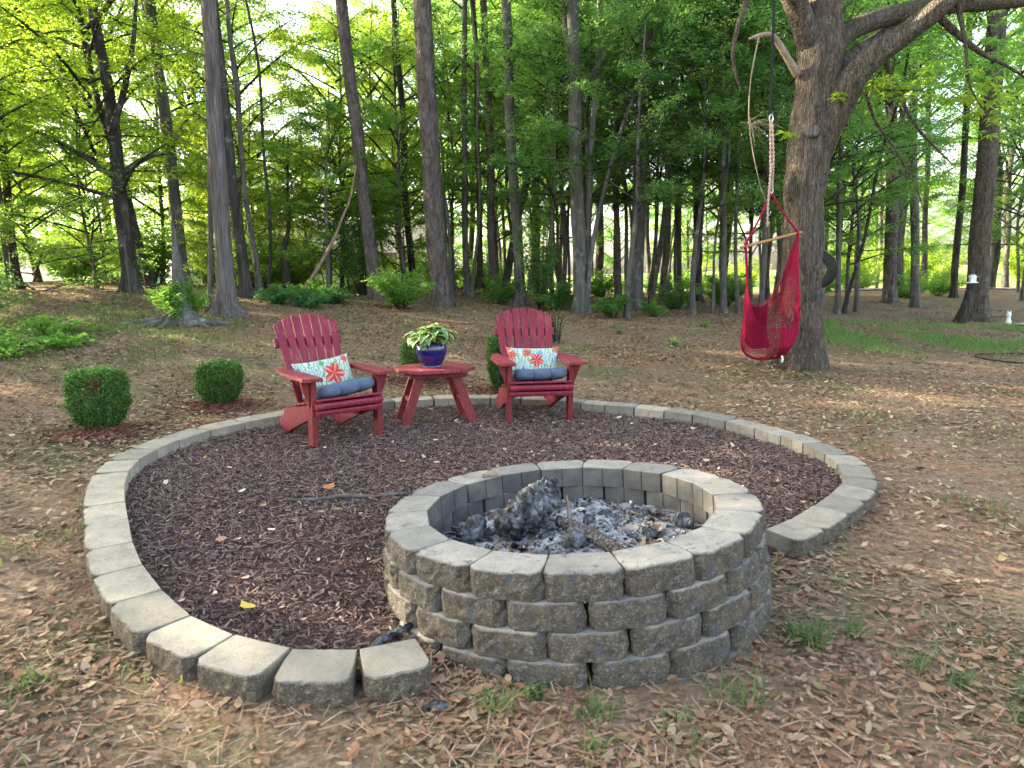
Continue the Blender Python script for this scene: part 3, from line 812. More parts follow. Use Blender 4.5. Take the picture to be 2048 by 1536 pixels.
def flakes(n, sel, lmin, lmax, pal, seed, name, label, rmax=0.66):
    rg = np.random.default_rng(seed)
    a = rg.uniform(0, 6.28, n); r = np.sqrt(rg.uniform(0, 1, n)) * rmax
    x, y = r * np.cos(a), r * np.sin(a)
    k = sel(x, y, rg); x, y = x[k], y[k]; n = len(x)
    z = np.array([ash_h(p, q) for p, q in zip(x, y)])
    P = np.array([pit_pt(p, q, s + rg.uniform(0.0, 0.008)) for p, q, s in zip(x, y, z)])
    L = rg.uniform(lmin, lmax, n)
    V, f = leaf_hex(n, P, L, L * rg.uniform(0.35, 0.9, n), rg.uniform(0, 6.28, n), rg.normal(0, 0.5, n), rg.normal(0, 0.6, n), rg.uniform(-0.3, 0.5, n), rg)
    pal = np.array(pal)
    o = MB().add(V, f, 0, np.repeat(pal[rg.integers(0, len(pal), n)] * rg.uniform(0.7, 1.2, (n, 1)), 6, 0)).build(name, MAT['flake'])
    tag(o, label, kind='stuff')
flakes(2600, lambda x, y, g: g.uniform(0, 1, len(x)) < 1, 0.006, 0.024, [(0.03, 0.03, 0.031), (0.09, 0.09, 0.095), (0.22, 0.225, 0.24), (0.36, 0.37, 0.39), (0.014, 0.014, 0.015), (0.06, 0.055, 0.05)], 4, 'ash_flakes', 'flakes of grey ash and charcoal in the fire pit')
flakes(700, lambda x, y, g: ((x < -0.2) & (y < 0.2)) | (x > 0.25) | (g.uniform(0, 1, len(x)) < 0.2), 0.025, 0.08, [(0.15, 0.10, 0.07), (0.24, 0.18, 0.13), (0.07, 0.055, 0.045), (0.30, 0.26, 0.21), (0.12, 0.11, 0.10)], 6, 'half_burnt_leaves', 'curled half burnt leaves around the edge of the ash')

def lump(name, pts, rads, mat, label, cat, sides=18, n=26, amp=0.18, seed=0, parent=None, crack=0):
    P = spline(np.c_[pts, rads], n)
    V, f = tube_arrays(P[:, :3], np.maximum(P[:, 3], 0.004), sides)
    c = V.mean(0)
    out = []
    for i_, v in enumerate(V):
        q = Vector(v)
        k = min(len(P) - 1, i_ // sides)
        d = q - Vector(P[k, :3])
        s = noise.noise(q * 14 + Vector((seed, 0, 0))) * amp + noise.noise(q * 45 + Vector((0, seed, 0))) * amp * 0.5
        if crack:
            dd = noise.voronoi(Vector((q.x * crack, q.y * crack, q.z * crack * 0.6)))[0]
            s -= 0.22 * max(0.0, 1 - (dd[1] - dd[0]) / 0.22)
        out.append(q + d * s)
    o = MB().add(np.array(out) - c, f).build(name, mat, parent, True)
    o.location = Vector(c)
    if label: tag(o, label, cat)
    return o
b0 = lambda x, y, dz: tuple(pit_pt(x, y, ash_h(x, y) + dz))
lump('charred_log', [b0(-0.33, 0.02, 0.0), b0(-0.29, 0.04, 0.02), b0(-0.22, 0.07, 0.07), b0(-0.13, 0.13, 0.125), b0(-0.07, 0.17, 0.165), b0(-0.06, 0.175, 0.17)], [0.05, 0.085, 0.098, 0.085, 0.05, 0.01], MAT['char'], 'large black charred log standing tilted in the ash', 'log', 64, 84, 0.40, 3, None, 24)
lump('charred_log', [b0(-0.54, 0.04, 0.0), b0(-0.50, 0.06, 0.03), b0(-0.44, 0.10, 0.04), b0(-0.41, 0.12, 0.03)], [0.02, 0.06, 0.06, 0.015], MAT['char'], 'small grey burnt log stub by the inner pit wall', 'log', 40, 44, 0.25, 9, None, 30)
lump('charcoal_chunk', [b0(-0.05, -0.22, 0.0), b0(0.0, -0.18, 0.02), b0(0.02, -0.08, 0.02), b0(-0.02, 0.0, 0.0)], [0.01, 0.045, 0.045, 0.01], MAT['char'], 'split charcoal chunk beside the half burnt branch', 'charcoal', 28, 36, 0.3, 14, None, 34)
lump('charcoal_chunk', [b0(0.52, 0.16, 0.0), b0(0.56, 0.13, 0.02), b0(0.60, 0.08, 0.03)], [0.02, 0.05, 0.02], MAT['char'], 'black charcoal chunk against the right inner wall of the pit', 'charcoal', 28, 30, 0.3, 19, None, 34)
lump('burnt_branch', [b0(-0.05, 0.06, 0.03), b0(0.05, -0.05, 0.035), b0(0.15, -0.2, 0.02), b0(0.24, -0.36, 0.0), b0(0.27, -0.42, -0.01)], [0.028, 0.032, 0.034, 0.028, 0.012], MAT['bark_cedar'], 'grey brown half burnt branch lying in the ash', 'branch', 12, 24, 0.2, 23)
for k_, (x_, y_, r_) in enumerate(((0.2, 0.25, 0.032), (0.38, -0.02, 0.028), (-0.18, -0.3, 0.03), (0.40, 0.28, 0.034), (-0.02, 0.34, 0.026), (-0.42, -0.14, 0.03), (0.30, -0.28, 0.026), (0.10, 0.12, 0.022))):
    lump('charcoal_chunk', [b0(x_ - r_ * 1.6, y_ - r_, -0.004), b0(x_, y_, 0.012), b0(x_ + r_ * 1.5, y_ + r_ * (1 if k_ % 2 else -1), 0.0)], [0.006, r_, 0.006], MAT['char'], 'small charcoal chunk half buried in the ash', 'charcoal', 18, 22, 0.35, 40 + k_, None, 38)['group'] = 'charcoal chunks in the ash'
lump('bark_splinter', [b0(0.0, 0.10, 0.0), b0(0.004, 0.11, 0.07), b0(-0.004, 0.115, 0.135)], [0.009, 0.008, 0.004], MAT['wood_dead'], 'thin orange bark splinter standing upright in the ash', 'splinter', 6, 10, 0.2, 2)
for k_, (x_, y_) in enumerate(((0.10, -0.12), (0.18, -0.16))):
    lump('twig', [b0(x_ - 0.16, y_ - 0.02 + 0.05 * k_, 0.03), b0(x_, y_ - 0.03, 0.035), b0(x_ + 0.14, y_ - 0.12, 0.02)], [0.003, 0.003, 0.002], MAT['wood_dead'], ['thin pale twig lying across the burnt branch', 'thin curved twig at the foot of the burnt branch'][k_], 'twig', 5, 12, 0.1, 5)
# scrap of wood on the rim
an = R_(124)
sp = pit_pt(0.70 * math.cos(an), 0.70 * math.sin(an), 5 * BH + 0.001)
wb = box('wood_scrap', -0.045, 0.045, -0.018, 0.018, 0, 0.02, MAT['wood_dead'], None, 0.003)
wb.location = sp; wb.rotation_euler = (0, 0, 0.1)
tag(wb, 'small tan wood scrap lying on the pit rim', 'wood scrap')

# stick on the mulch
def stick(name, pts, rads, mat, label, cat, n=30, sides=8):
    P = spline(np.c_[pts, rads], n)
    V, f = tube_arrays(P[:, :3], P[:, 3], sides, True, 0.06, 3)
    c = P[0, :3]
    o = MB().add(V - c, f).build(name, mat, None, True); o.location = Vector(c)
    return tag(o, label, cat)
mz = lambda x, y, d=0.03: (x, y, float(mulch_z(x, y)[0]) + d)
stick('fallen_stick', [mz(-1.43, 4.20, .026), mz(-1.2, 4.22, .03), mz(-1.08, 4.28, .034), mz(-0.9, 4.29, .03), mz(-0.74, 4.36, .028), mz(-0.60, 4.38, .026)], [0.006, 0.010, 0.013, 0.010, 0.009, 0.006], MAT['bark_grey'], 'long grey stick lying on the mulch behind the pit', 'stick')
def one_leaf(name, loc, L, col, label, yaw=0.3):
    V, f = leaf_hex(1, np.zeros((1, 3)), np.array([L]), np.array([L * 0.7]), np.array([yaw]), np.array([0.1]), np.array([0.2]), np.array([0.3]), rng)
    o = MB().add(V, f, 0, np.array(col)).build(name, MAT['litter']); o.location = loc
    tag(o, label, 'leaf')
one_leaf('fallen_leaf', mz(-1.14, 2.82, 0.045), 0.085, (0.55, 0.38, 0.08), 'single yellow leaf on the mulch near the front edging', 2.6)
one_leaf('fallen_leaf', mz(-1.20, 4.42, 0.045), 0.09, (0.34, 0.13, 0.05), 'curled orange brown leaf on the mulch beyond the stick', 0.8)
# charcoal spilled by the edging end
for k_, (x_, y_, s_) in enumerate(((-0.47, 2.66, 0.075), (-0.52, 2.60, 0.05))):
    lump('charcoal_piece', [mz(x_ - s_, y_ - s_ * .8, .02), mz(x_, y_, .035), mz(x_ + s_, y_ + s_ * .9, .025)], [0.006, 0.018, 0.006], MAT['char'], ['longer charcoal piece on the mulch by the pit wall', 'shorter charcoal piece on the mulch near the edging end'][k_], 'charcoal', 8, 10, 0.3, 6 + k_)
lump('charcoal_piece', [(-0.33, 2.20, gz(-.33, 2.2) + .01), (-0.28, 2.21, gz(-.28, 2.2) + .015), (-0.22, 2.21, gz(-.22, 2.2) + .01)], [0.008, 0.018, 0.008], MAT['char'], 'black charcoal piece on the ground outside the edging end', 'charcoal', 8, 10, 0.3, 31)

# ------------------------------------------------------------------ red garden chairs
def make_chair():
    ch = empty('adirondack_chair')
    M1, M2, M3 = MAT['red'], MAT['red_leg'], MAT['red_flat']
    for s in (-1, 1):
        x0, x1 = sorted((s * 0.268, s * 0.312))
        box('leg', x0, x1, 0.0, 0.088, 0, 0.532, M2, ch)
        # arm: plan outline with cut front corner and a stepped tail
        pl = [(0.245, -0.075), (0.375, -0.075), (0.405, -0.045), (0.405, 0.40), (0.375, 0.44), (0.375, 0.50), (0.335, 0.62), (0.285, 0.62), (0.245, 0.25)]
        prism('arm', [(s * a, b) for a, b in pl], 'z', 0.533, 0.563, M3, ch, 0.004)
        prism('arm_bracket', [(s * 0.313, 0.531), (s * 0.385, 0.531), (s * 0.372, 0.47), (s * 0.33, 0.37), (s * 0.313, 0.30)], 'y', 0.024, 0.062, M2, ch)
        x0, x1 = sorted((s * 0.232, s * 0.267))
        pr = [(-0.012, 0.365), (-0.012, 0.235), (0.10, 0.21), (0.40, 0.095), (0.60, 0.004), (0.70, 0.0), (0.775, 0.045), (0.79, 0.085), (0.735, 0.115), (0.70, 0.115), (0.68, 0.16), (0.655, 0.20), (0.615, 0.225), (0.56, 0.22), (0.43, 0.262), (0.20, 0.335)]
        prism('side_rail', pr, 'x', x0, x1, M1, ch)
    # front apron boards and seat slats
    prism('apron_board', [(-0.014, 0.245), (-0.040, 0.249), (-0.046, 0.275), (-0.040, 0.290), (-0.014, 0.292)], 'x', -0.292, 0.292, M1, ch)
    prism('apron_board', [(-0.014, 0.302), (-0.052, 0.306), (-0.058, 0.33), (-0.050, 0.350), (-0.014, 0.352)], 'x', -0.295, 0.295, M1, ch)
    sl_ = math.atan2(-0.10, 0.40)
    for k in range(6):
        y0 = -0.045 + k * 0.079
        zc = 0.368 - (y0 + 0.045) * 0.235
        m_ = Matrix.Translation((0, y0, zc)) @ Matrix.Rotation(sl_ * 0.95, 4, 'X')
        box('seat_slat', -0.290, 0.290, 0, 0.070, 0, 0.021, M1, ch, 0.005, 1, m_)
    # fan back
    tilt = R_(25)
    bm = Matrix.Translation((0, 0.435, 0.235)) @ Matrix.Rotation(-tilt, 4, 'X')
    n = 7
    Rf = 3.2                                   # fan centre far below the seat
    for k in range(n):
        a = (k - 3) * 0.0275
        wb, wt = 0.0545, 0.0720
        def top(xx): return 0.835 - 1.05 * xx * xx
        ca, sa = math.sin(a), math.cos(a)
        cx0 = (k - 3) * 0.0650
        cx1 = (k - 3) * 0.0850
        l_, r_ = cx1 - wt / 2, cx1 + wt / 2
        pl = [(cx0 - wb / 2, -0.06), (cx0 + wb / 2, -0.06), (r_, top(r_)), (cx1, top(cx1) + 0.002), (l_, top(l_))]
        prism('back_slat', pl, 'y', -0.011, 0.011, M1, ch, 0.004, bm)
    for z0, hw in ((0.24, 0.245), (0.555, 0.305)):
        box('back_rail', -hw, hw, 0.012, 0.05, z0, z0 + 0.075, M2, ch, 0.003, 1, bm)
    box('back_rail', -0.262, 0.262, 0.012, 0.045, -0.03, 0.04, M2, ch, 0.003, 1, bm)
    return ch

def make_pillow(mat):
    V = []; nx, nz = 28, 20
    hw, hh = 0.262, 0.158
    faces = []
    for side in (-1, 1):
        for a in np.linspace(-1, 1, nx):
            for b in np.linspace(-1, 1, nz):
                e = max(0, (1 - a**4) * (1 - b**4))
                pin = 1 - 0.07 * (abs(a)**2) * (1 - abs(b)**3) * 0 - 0.09 * (1 - abs(b)**2) * abs(a)**6 - 0.0
                pinz = 1 - 0.12 * (1 - abs(a)**2) * abs(b)**6
                th = 0.062 * e**0.55 + 0.008 * noise.noise(Vector((a * 3, b * 3, side))) * e
                V.append((a * hw * pin, side * th, b * hh * pinz))
    for s in (0, 1):
        i = np.arange(nx - 1)[:, None] * nz + np.arange(nz - 1)[None] + s * nx * nz
        q = np.stack([i, i + nz, i + nz + 1, i + 1], -1).reshape(-1, 4)
        faces.append(q if s == 0 else q[:, ::-1])
    return MB().add(V, faces).mesh('lumbar_pillow', True, mat)

def make_cushion(mat):
    """rolled seat pad with tufts along the front"""
    n, m = 44, 20
    V = []
    for k in range(n):
        a = -1 + 2 * k / (n - 1)
        end = (1 - abs(a)**9)**0.5 if abs(a) < 1 else 0
        for q in range(m):
            t_ = 2 * math.pi * q / m
            cy, cz = math.cos(t_), math.sin(t_)
            sy = 0.20 * (abs(cy)**0.55) * (1 if cy > 0 else -1); sz = 0.058 * (abs(cz)**0.75) * (1 if cz > 0 else -1)
            tuft_ = 1 - 0.14 * math.exp(-((a - 0.33) / 0.05)**2) - 0.14 * math.exp(-((a + 0.33) / 0.05)**2)
            w = 1 + 0.05 * noise.noise(Vector((a * 5, cy * 2, cz * 2)))
            V.append((a * 0.25, sy * (0.35 + 0.65 * end) * tuft_ * w, sz * (0.25 + 0.75 * end) * (tuft_ * w) + 0.01 * a * a))
    i = np.arange(n - 1)[:, None] * m; j = np.arange(m)[None]
    Q = np.stack([i + j, i + (j + 1) % m, i + m + (j + 1) % m, i + m + j], -1).reshape(-1, 4)
    return MB().add(V, [Q, np.arange(m)[::-1][None], ((n - 1) * m + np.arange(m))[None]]).mesh('seat_cushion', True, mat)

chairA = make_chair()
chairB = copy_tree(chairA)
CH = [(chairA, (-1.343, 5.675), 40.0), (chairB, (0.252, 6.43), 11.5)]
pms, cm_ = [make_pillow(MAT['pillow']), make_pillow(MAT['pillow_b'])], make_cushion(MAT['denim'])
LABC = ['red wooden fan-back garden chair turned towards the pit, beside the boxwood and edging', 'red wooden fan-back garden chair facing forward, near the tall trimmed boxwood']
for k, (c, p, yaw) in enumerate(CH):
    z = float(mulch_z(*p)[0])
    c.location = (p[0], p[1], z + 0.012)
    ya = R_(yaw)
    c.rotation_euler = (math.atan(-0.0344 * -math.sin(ya) + 0.0176 * math.cos(ya)), math.atan(0.0344 * math.cos(ya) - 0.0176 * math.sin(ya)), ya)
    tag(c, ['red wooden fan-back garden chair angled towards the pit, long arm reaching the table', 'red wooden fan-back garden chair facing squarely forward, upright pillow in it'][k], 'chair', 'red garden chairs on the mulch')
    MWc = Matrix.Translation(c.location) @ c.rotation_euler.to_matrix().to_4x4()
    pl = link('lumbar_pillow', pms[k]); pl.matrix_world = MWc @ Matrix.Translation((-0.005 if k == 0 else 0.02, 0.385, 0.495)) @ Matrix.Rotation(R_(-24), 4, 'X') @ Matrix.Rotation(R_(-6 if k == 0 else 1), 4, 'Y')
    tag(pl, ['white pillow printed with one large red hibiscus, on the angled red chair', 'white pillow printed with red and teal flowers, on the forward facing red chair'][k], 'pillow', 'floral pillows')
    cu = link('seat_cushion', cm_); cu.matrix_world = MWc @ Matrix.Translation((0.015, 0.155, 0.412)) @ Matrix.Rotation(R_(-12), 4, 'X') @ Matrix.Rotation(R_(-5 if k == 0 else -1), 4, 'Y')
    tag(cu, ['blue denim seat pad on the angled red chair', 'blue denim seat pad on the forward facing red chair'][k], 'cushion', 'denim seat pads')

# ------------------------------------------------------------------ side table and potted hosta
tab = empty('side_table')
tx, ty = -0.715, 6.47
tab.location = (tx, ty, float(mulch_z(tx, ty)[0]) + 0.01); tab.rotation_euler = (0.0, 0.02, R_(19))
tag(tab, 'red octagonal plank side table between the two red chairs', 'table')
TH = 0.505
octp = lambda x: 0.275 if abs(x) <= 0.20 else 0.275 - (abs(x) - 0.20) * 0.98
xs_ = [-0.355, -0.20, -0.178, 0.0, 0.178, 0.20, 0.355]
for (a, b, extra) in ((-0.355, -0.181, -0.20), (-0.175, -0.003, None), (0.003, 0.175, None), (0.181, 0.355, 0.20)):
    q = [a] + ([extra] if extra else []) + [b]
    q.sort()
    poly = [(x, -octp(x)) for x in q] + [(x, octp(x)) for x in q[::-1]]
    prism('plank', poly, 'z', TH - 0.034, TH, MAT['red_flat'], tab, 0.004)
for s in (-1, 1):
    box('batten', -0.26, 0.26, s * 0.15 - 0.02, s * 0.15 + 0.02, TH - 0.085, TH - 0.036, MAT['red_leg'], tab)
for sx in (-1, 1):
    for sy in (-1, 1):
        p0 = Vector((sx * 0.155, sy * 0.115, TH - 0.038)); p1 = Vector((sx * 0.315, sy * 0.155, -0.005))
        v = []
        for p in (p1, p0):
            for (dx, dy) in ((-0.043, -0.018), (0.043, -0.018), (0.043, 0.018), (-0.043, 0.018)):
                v.append((p.x + dx, p.y + dy, p.z))
        solid('leg', v, [(3, 2, 1, 0), (4, 5, 6, 7), (0, 1, 5, 4), (1, 2, 6, 5), (2, 3, 7, 6), (3, 0, 4, 7)], MAT['red_leg'], tab, 0.004)
    box('stretcher', sx * 0.245 - 0.02, sx * 0.245 + 0.02, -0.115, 0.115, 0.20, 0.235, MAT['red_leg'], tab)

ph = empty('potted_hosta')
ph.location = (tx - 0.01, ty - 0.03, tab.location.z + TH + 0.003)
tag(ph, 'glazed cobalt blue pot holding a variegated hosta on the table', 'potted plant')
prof = [(0.0, 0.0), (0.078, 0.0), (0.084, 0.012), (0.092, 0.03), (0.115, 0.07), (0.133, 0.115), (0.140, 0.155), (0.136, 0.190), (0.134, 0.200), (0.142, 0.206), (0.140, 0.213), (0.130, 0.213), (0.127, 0.195), (0.125, 0.165)]
P = spline(prof[1:], 40)
def lathe(P, sides=48):
    a = np.linspace(0, 2 * math.pi, sides, endpoint=False)
    V = np.stack([P[:, 0][:, None] * np.cos(a), P[:, 0][:, None] * np.sin(a), P[:, 1][:, None] * np.ones(sides)], -1).reshape(-1, 3)
    i = np.arange(len(P) - 1)[:, None] * sides; j = np.arange(sides)[None]
    return V, np.stack([i + j, i + (j + 1) % sides, i + sides + (j + 1) % sides, i + sides + j], -1).reshape(-1, 4)
V, Q = lathe(P[4:]); MB().add(V, Q).build('pot', MAT['glaze'], ph, True)
V, Q = lathe(np.vstack([[0.001, 0.0], P[:5] + [0.0005, 0]])); MB().add(V, Q).build('pot_foot', MAT['glaze_foot'], ph, True)
V, Q = lathe(np.array([(0.0005, 0.178), (0.06, 0.182), (0.1245, 0.172)])); MB().add(V, Q).build('soil', MAT['soil'], ph, True)
def mk_hosta():
    t = NT('hosta_leaf')
    e = t.attr('rnd')
    c = t.ramp(e, [(0.60, (0.07, 0.185, 0.04)), (0.74, (0.16, 0.29, 0.08)), (0.82, (0.42, 0.48, 0.20)), (1.0, (0.52, 0.55, 0.28))])
    d = t.n('BsdfPrincipled', {'Base Color': c, 'Roughness': 0.45})
    tr = t.n('BsdfTranslucent', {'Color': t.mix(0.4, c, (0.3, 0.45, 0.08))})
    mx = t.n('MixShader', {0: 0.3, 1: d.outputs[0], 2: tr.outputs[0]})
    t.t.links.new(mx.outputs[0], t.out.inputs[0])
    return t.m
MAT['hosta'] = mk_hosta()
def hosta_leaf(seed):
    rg = np.random.default_rng(seed)
    mb = MB()
    Lp, L, Wd = rg.uniform(0.10, 0.15), rg.uniform(0.11, 0.15), rg.uniform(0.055, 0.075)
    up = rg.uniform(0.9, 1.2)
    # arching petiole, then a heart-shaped drooping blade; grows along +x
    pet = spline([(0, 0, 0), (Lp * 0.35, 0, Lp * 0.6 * up), (Lp * 0.8, 0, Lp * 0.9 * up)], 8)
    V, f = tube_arrays(pet, np.linspace(0.005, 0.003, 8), 5)
    mb.add(V, f, 0.62)
    n, m = 9, 7
    V, at = [], []
    drop = rg.uniform(0.5, 1.4)
    for i in range(n):
        s = i / (n - 1)
        w = Wd * (math.sin(math.pi * min(1, s**0.62 * 0.98 + 0.02))**0.8) * (1 - 0.15 * s)
        px = pet[-1, 0] + L * (s - 0.05) * math.cos(drop * s * 0.6); pz = pet[-1, 2] + 0.02 * math.sin(s * 3) - L * drop * 0.55 * s * s
        for j in range(m):
            q = -1 + 2 * j / (m - 1)
            V.append((px - 0.012 * abs(q)**2 * (1 - s), q * w, pz + 0.016 * abs(q)**1.5 + 0.005 * math.sin(s * 14 + q * 3)))
            at.append(max(abs(q), 0.0 if s < 0.86 else 0.9 if s > 0.95 else 0.7))
    i = np.arange(n - 1)[:, None] * m + np.arange(m - 1)[None]
    mb.add(V, np.stack([i, i + m, i + m + 1, i + 1], -1).reshape(-1, 4), at)
    return mb.mesh('hosta_leaf', True, MAT['hosta'])
hl = [hosta_leaf(k) for k in range(7)]
rg = np.random.default_rng(2)
for k in range(120):
    o = link('leaf', hl[k % 7], ph)
    ring = k / 120
    a = k * 2.399 + rg.uniform(-0.3, 0.3)
    r = 0.02 + 0.075 * ring
    o.location = (r * math.cos(a), r * math.sin(a), 0.178)
    lift = -(0.85 - 1.0 * ring) + rg.uniform(-0.2, 0.2)
    o.rotation_euler = (rg.uniform(-0.25, 0.25), lift, a)
    s = rg.uniform(0.5, 0.85) * (1.2 - 0.2 * ring)
    o.scale = (s, s, s)

# ------------------------------------------------------------------ foliage
def leaf_quads(c, u, nrm, L, Wd, fold=0.25):
    """pointed leaves: centre c, along u, facing nrm"""
    u = u / (np.linalg.norm(u, axis=1)[:, None] + 1e-9)
    v = np.cross(nrm, u); v /= np.linalg.norm(v, axis=1)[:, None] + 1e-9
    w = np.cross(u, v)
    L = np.broadcast_to(L, (len(c),))[:, None]; Wd = np.broadcast_to(Wd, (len(c),))[:, None]
    V = np.stack([c - u * L * 0.5, c - v * Wd * 0.5 + w * Wd * fold - u * L * 0.05, c + u * L * 0.5 - w * L * 0.1, c + v * Wd * 0.5 + w * Wd * fold - u * L * 0.05], 1)
    return V.reshape(-1, 3), np.arange(len(c))[:, None] * 4 + np.arange(4)[None]

def make_crown(seed, z0, z1, R, nb, ntw, nlf, leaf, style, mat, wmat, name='crown'):
    """branches and leaves of a broadleaf tree with stem on the local z axis; returns (branch mesh, leaf mesh)"""
    rg = np.random.default_rng(seed)
    wood = MB(); C, U, N_, Rn = [], [], [], []
    for b in range(nb):
        f = (b + rg.uniform(0, 1)) / nb
        zb = z0 + (z1 - z0) * f * 0.9
        a = b * 2.399 + rg.uniform(-0.5, 0.5)
        if style == 'layer':
            ln = R * (0.55 + 0.45 * math.sin(math.pi * (0.2 + 0.75 * f))) * rg.uniform(0.65, 1.15) * (1.0 if f < 0.75 else 1.2 - (f - 0.75) * 2.2)
            rise = ln * rg.uniform(0.0, 0.75)
        else:
            ln = R * (math.sin(math.pi * min(0.98, 0.22 + 0.74 * f)))**0.7 * rg.uniform(0.7, 1.1)
            rise = ln * rg.uniform(0.35, 0.9)
        ln = max(ln, 0.4)
        d = np.array([math.cos(a), math.sin(a), 0])
        sw = np.array([-d[1], d[0], 0]) * rg.uniform(-0.25, 0.25) * ln
        pts = np.array([[0, 0, zb], d * ln * 0.35 + sw * 0.2 + [0, 0, zb + rise * 0.55], d * ln * 0.7 + sw * 0.6 + [0, 0, zb + rise * 0.9], d * ln + sw + [0, 0, zb + rise * (0.95 if style == 'layer' else 1.1)]])
        sp = spline(pts, 9)
        r0 = 0.006 + 0.011 * ln
        V, fc = tube_arrays(sp, np.linspace(r0, 0.004, 9), 5, False)
        wood.add(V, fc)
        for k in range(ntw):
            s = rg.uniform(0.18, 1.0)**0.8
            p = np.array([np.interp(s * 8, np.arange(9), sp[:, q]) for q in range(3)])
            sd = rg.choice([-1, 1]) * rg.uniform(0.4, 1.2)
            ta = a + sd
            tl = rg.uniform(0.35, 0.75) * (0.28 * R + 0.15) * (1.15 - 0.35 * s)
            td = np.array([math.cos(ta), math.sin(ta), rg.normal(0.0, 0.42)])
            e = p + td * tl
            V, fc = tube_arrays(np.array([p, p + td * tl * 0.5 + [0, 0, 0.02], e]), [0.006, 0.004, 0.002], 3, False)
            wood.add(V, fc)
            m = nlf
            q = rg.uniform(0.1, 1.05, m)
            c = p + td * (tl * q)[:, None] + np.c_[rg.normal(0, 0.09, m), rg.normal(0, 0.09, m), rg.normal(-0.01, 0.045, m)] * (leaf / 0.09)
            la = ta + rg.choice([-1, 1], m) * rg.uniform(0.2, 1.3, m)
            C.append(c); U.append(np.c_[np.cos(la), np.sin(la), rg.normal(-0.25, 0.25, m)])
            N_.append(np.c_[rg.normal(0, 0.6, m), rg.normal(0, 0.6, m), np.ones(m)])
            Rn.append(np.clip(rg.normal(0.5, 0.18) + rg.normal(0, 0.16, m), 0, 1))
    C = np.concatenate(C); U = np.concatenate(U); N_ = np.concatenate(N_); Rn = np.concatenate(Rn)
    Lf = leaf * rg.uniform(0.65, 1.25, len(C))
    V, Q = leaf_quads(C, U, N_, Lf, Lf * rg.uniform(0.45, 0.62, len(C)))
    lm = MB().add(V, Q, np.repeat(Rn, 4)).mesh(name, False, mat)
    wm = wood.mesh('branches', True, wmat)
    return wm, lm

def trunk_mesh(base_r, H, sides, seed, flare=0.55, taper=0.55, bend=0.15, lean=0.0, leany=0.0, wob=0.035, rings=22):
    rg = np.random.default_rng(seed)
    z = np.r_[np.linspace(-0.25, 1.2, 8), np.linspace(1.6, H, rings)]
    ph = rg.uniform(0, 6.28, 4)
    bx = bend * (np.sin(z * 0.55 + ph[0]) - math.sin(ph[0])) * 0.35 + bend * 0.12 * np.sin(z * 1.7 + ph[1])
    by = bend * (np.sin(z * 0.45 + ph[2]) - math.sin(ph[2])) * 0.35
    r = base_r * (1 - (1 - taper) * np.clip(z, 0, None) / H) * (1 + flare * np.exp(-np.clip(z, -0.2, None) / 0.22))
    r[-1] *= 0.5
    V, f = tube_arrays(np.c_[bx + lean * np.clip(z, 0, None), by + leany * np.clip(z, 0, None), z], r, sides)
    n = len(z)
    # buttressed, lumpy section
    a = np.arange(sides) / sides * 2 * math.pi
    Vt = V[:n * sides].reshape(n, sides, 3)
    cen = np.c_[bx + lean * np.clip(z, 0, None), by + leany * np.clip(z, 0, None), z][:, None]
    lob = 1 + 0.22 * np.exp(-np.clip(z, -0.2, None) / 0.25)[:, None] * np.cos(a * 5 + ph[3])[None] + wob * rg.standard_normal((n, sides)) + 0.03 * np.cos(2 * a + z[:, None] * 0.4)
    V[:n * sides] = (cen + (Vt - cen) * lob[..., None]).reshape(-1, 3)
    return V, f, lambda h: (np.interp(h, z, bx + lean * np.clip(z, 0, None)), np.interp(h, z, by + leany * np.clip(z, 0, None)), np.interp(h, z, r))

UND = [make_crown(100 + k, 1.3, 7.2, 2.6, 28, 25, 26, 0.072, 'layer', MAT[mt], MAT['bark_dark']) for k, mt in enumerate(('leaf_bright', 'leaf_bright', 'leaf_mid', 'leaf_mid', 'leaf_dark', 'leaf_dark'))]
BIG = [make_crown(200 + k, 0.0, 9.0, 3.6, 38, 27, 27, 0.108, 'round', MAT[mt], MAT['bark_dark']) for k, mt in enumerate(('leaf_bright', 'leaf_mid', 'leaf_mid', 'leaf_dark', 'leaf_blue'))]

THIN = [make_crown(300 + k, 0.0, 9.0, 3.4, 24, 17, 19, 0.108, 'round', MAT[mt], MAT['bark_dark']) for k, mt in enumerate(('leaf_bright', 'leaf_bright', 'leaf_mid', 'leaf_mid', 'leaf_mid'))]
def add_crown(tree, pair, loc, sc, rz):
    for nm, me in (('branches', pair[0]), ('crown', pair[1])):
        o = link(nm, me, tree)
        o.location = loc; o.scale = sc; o.rotation_euler = (0, 0, rz)

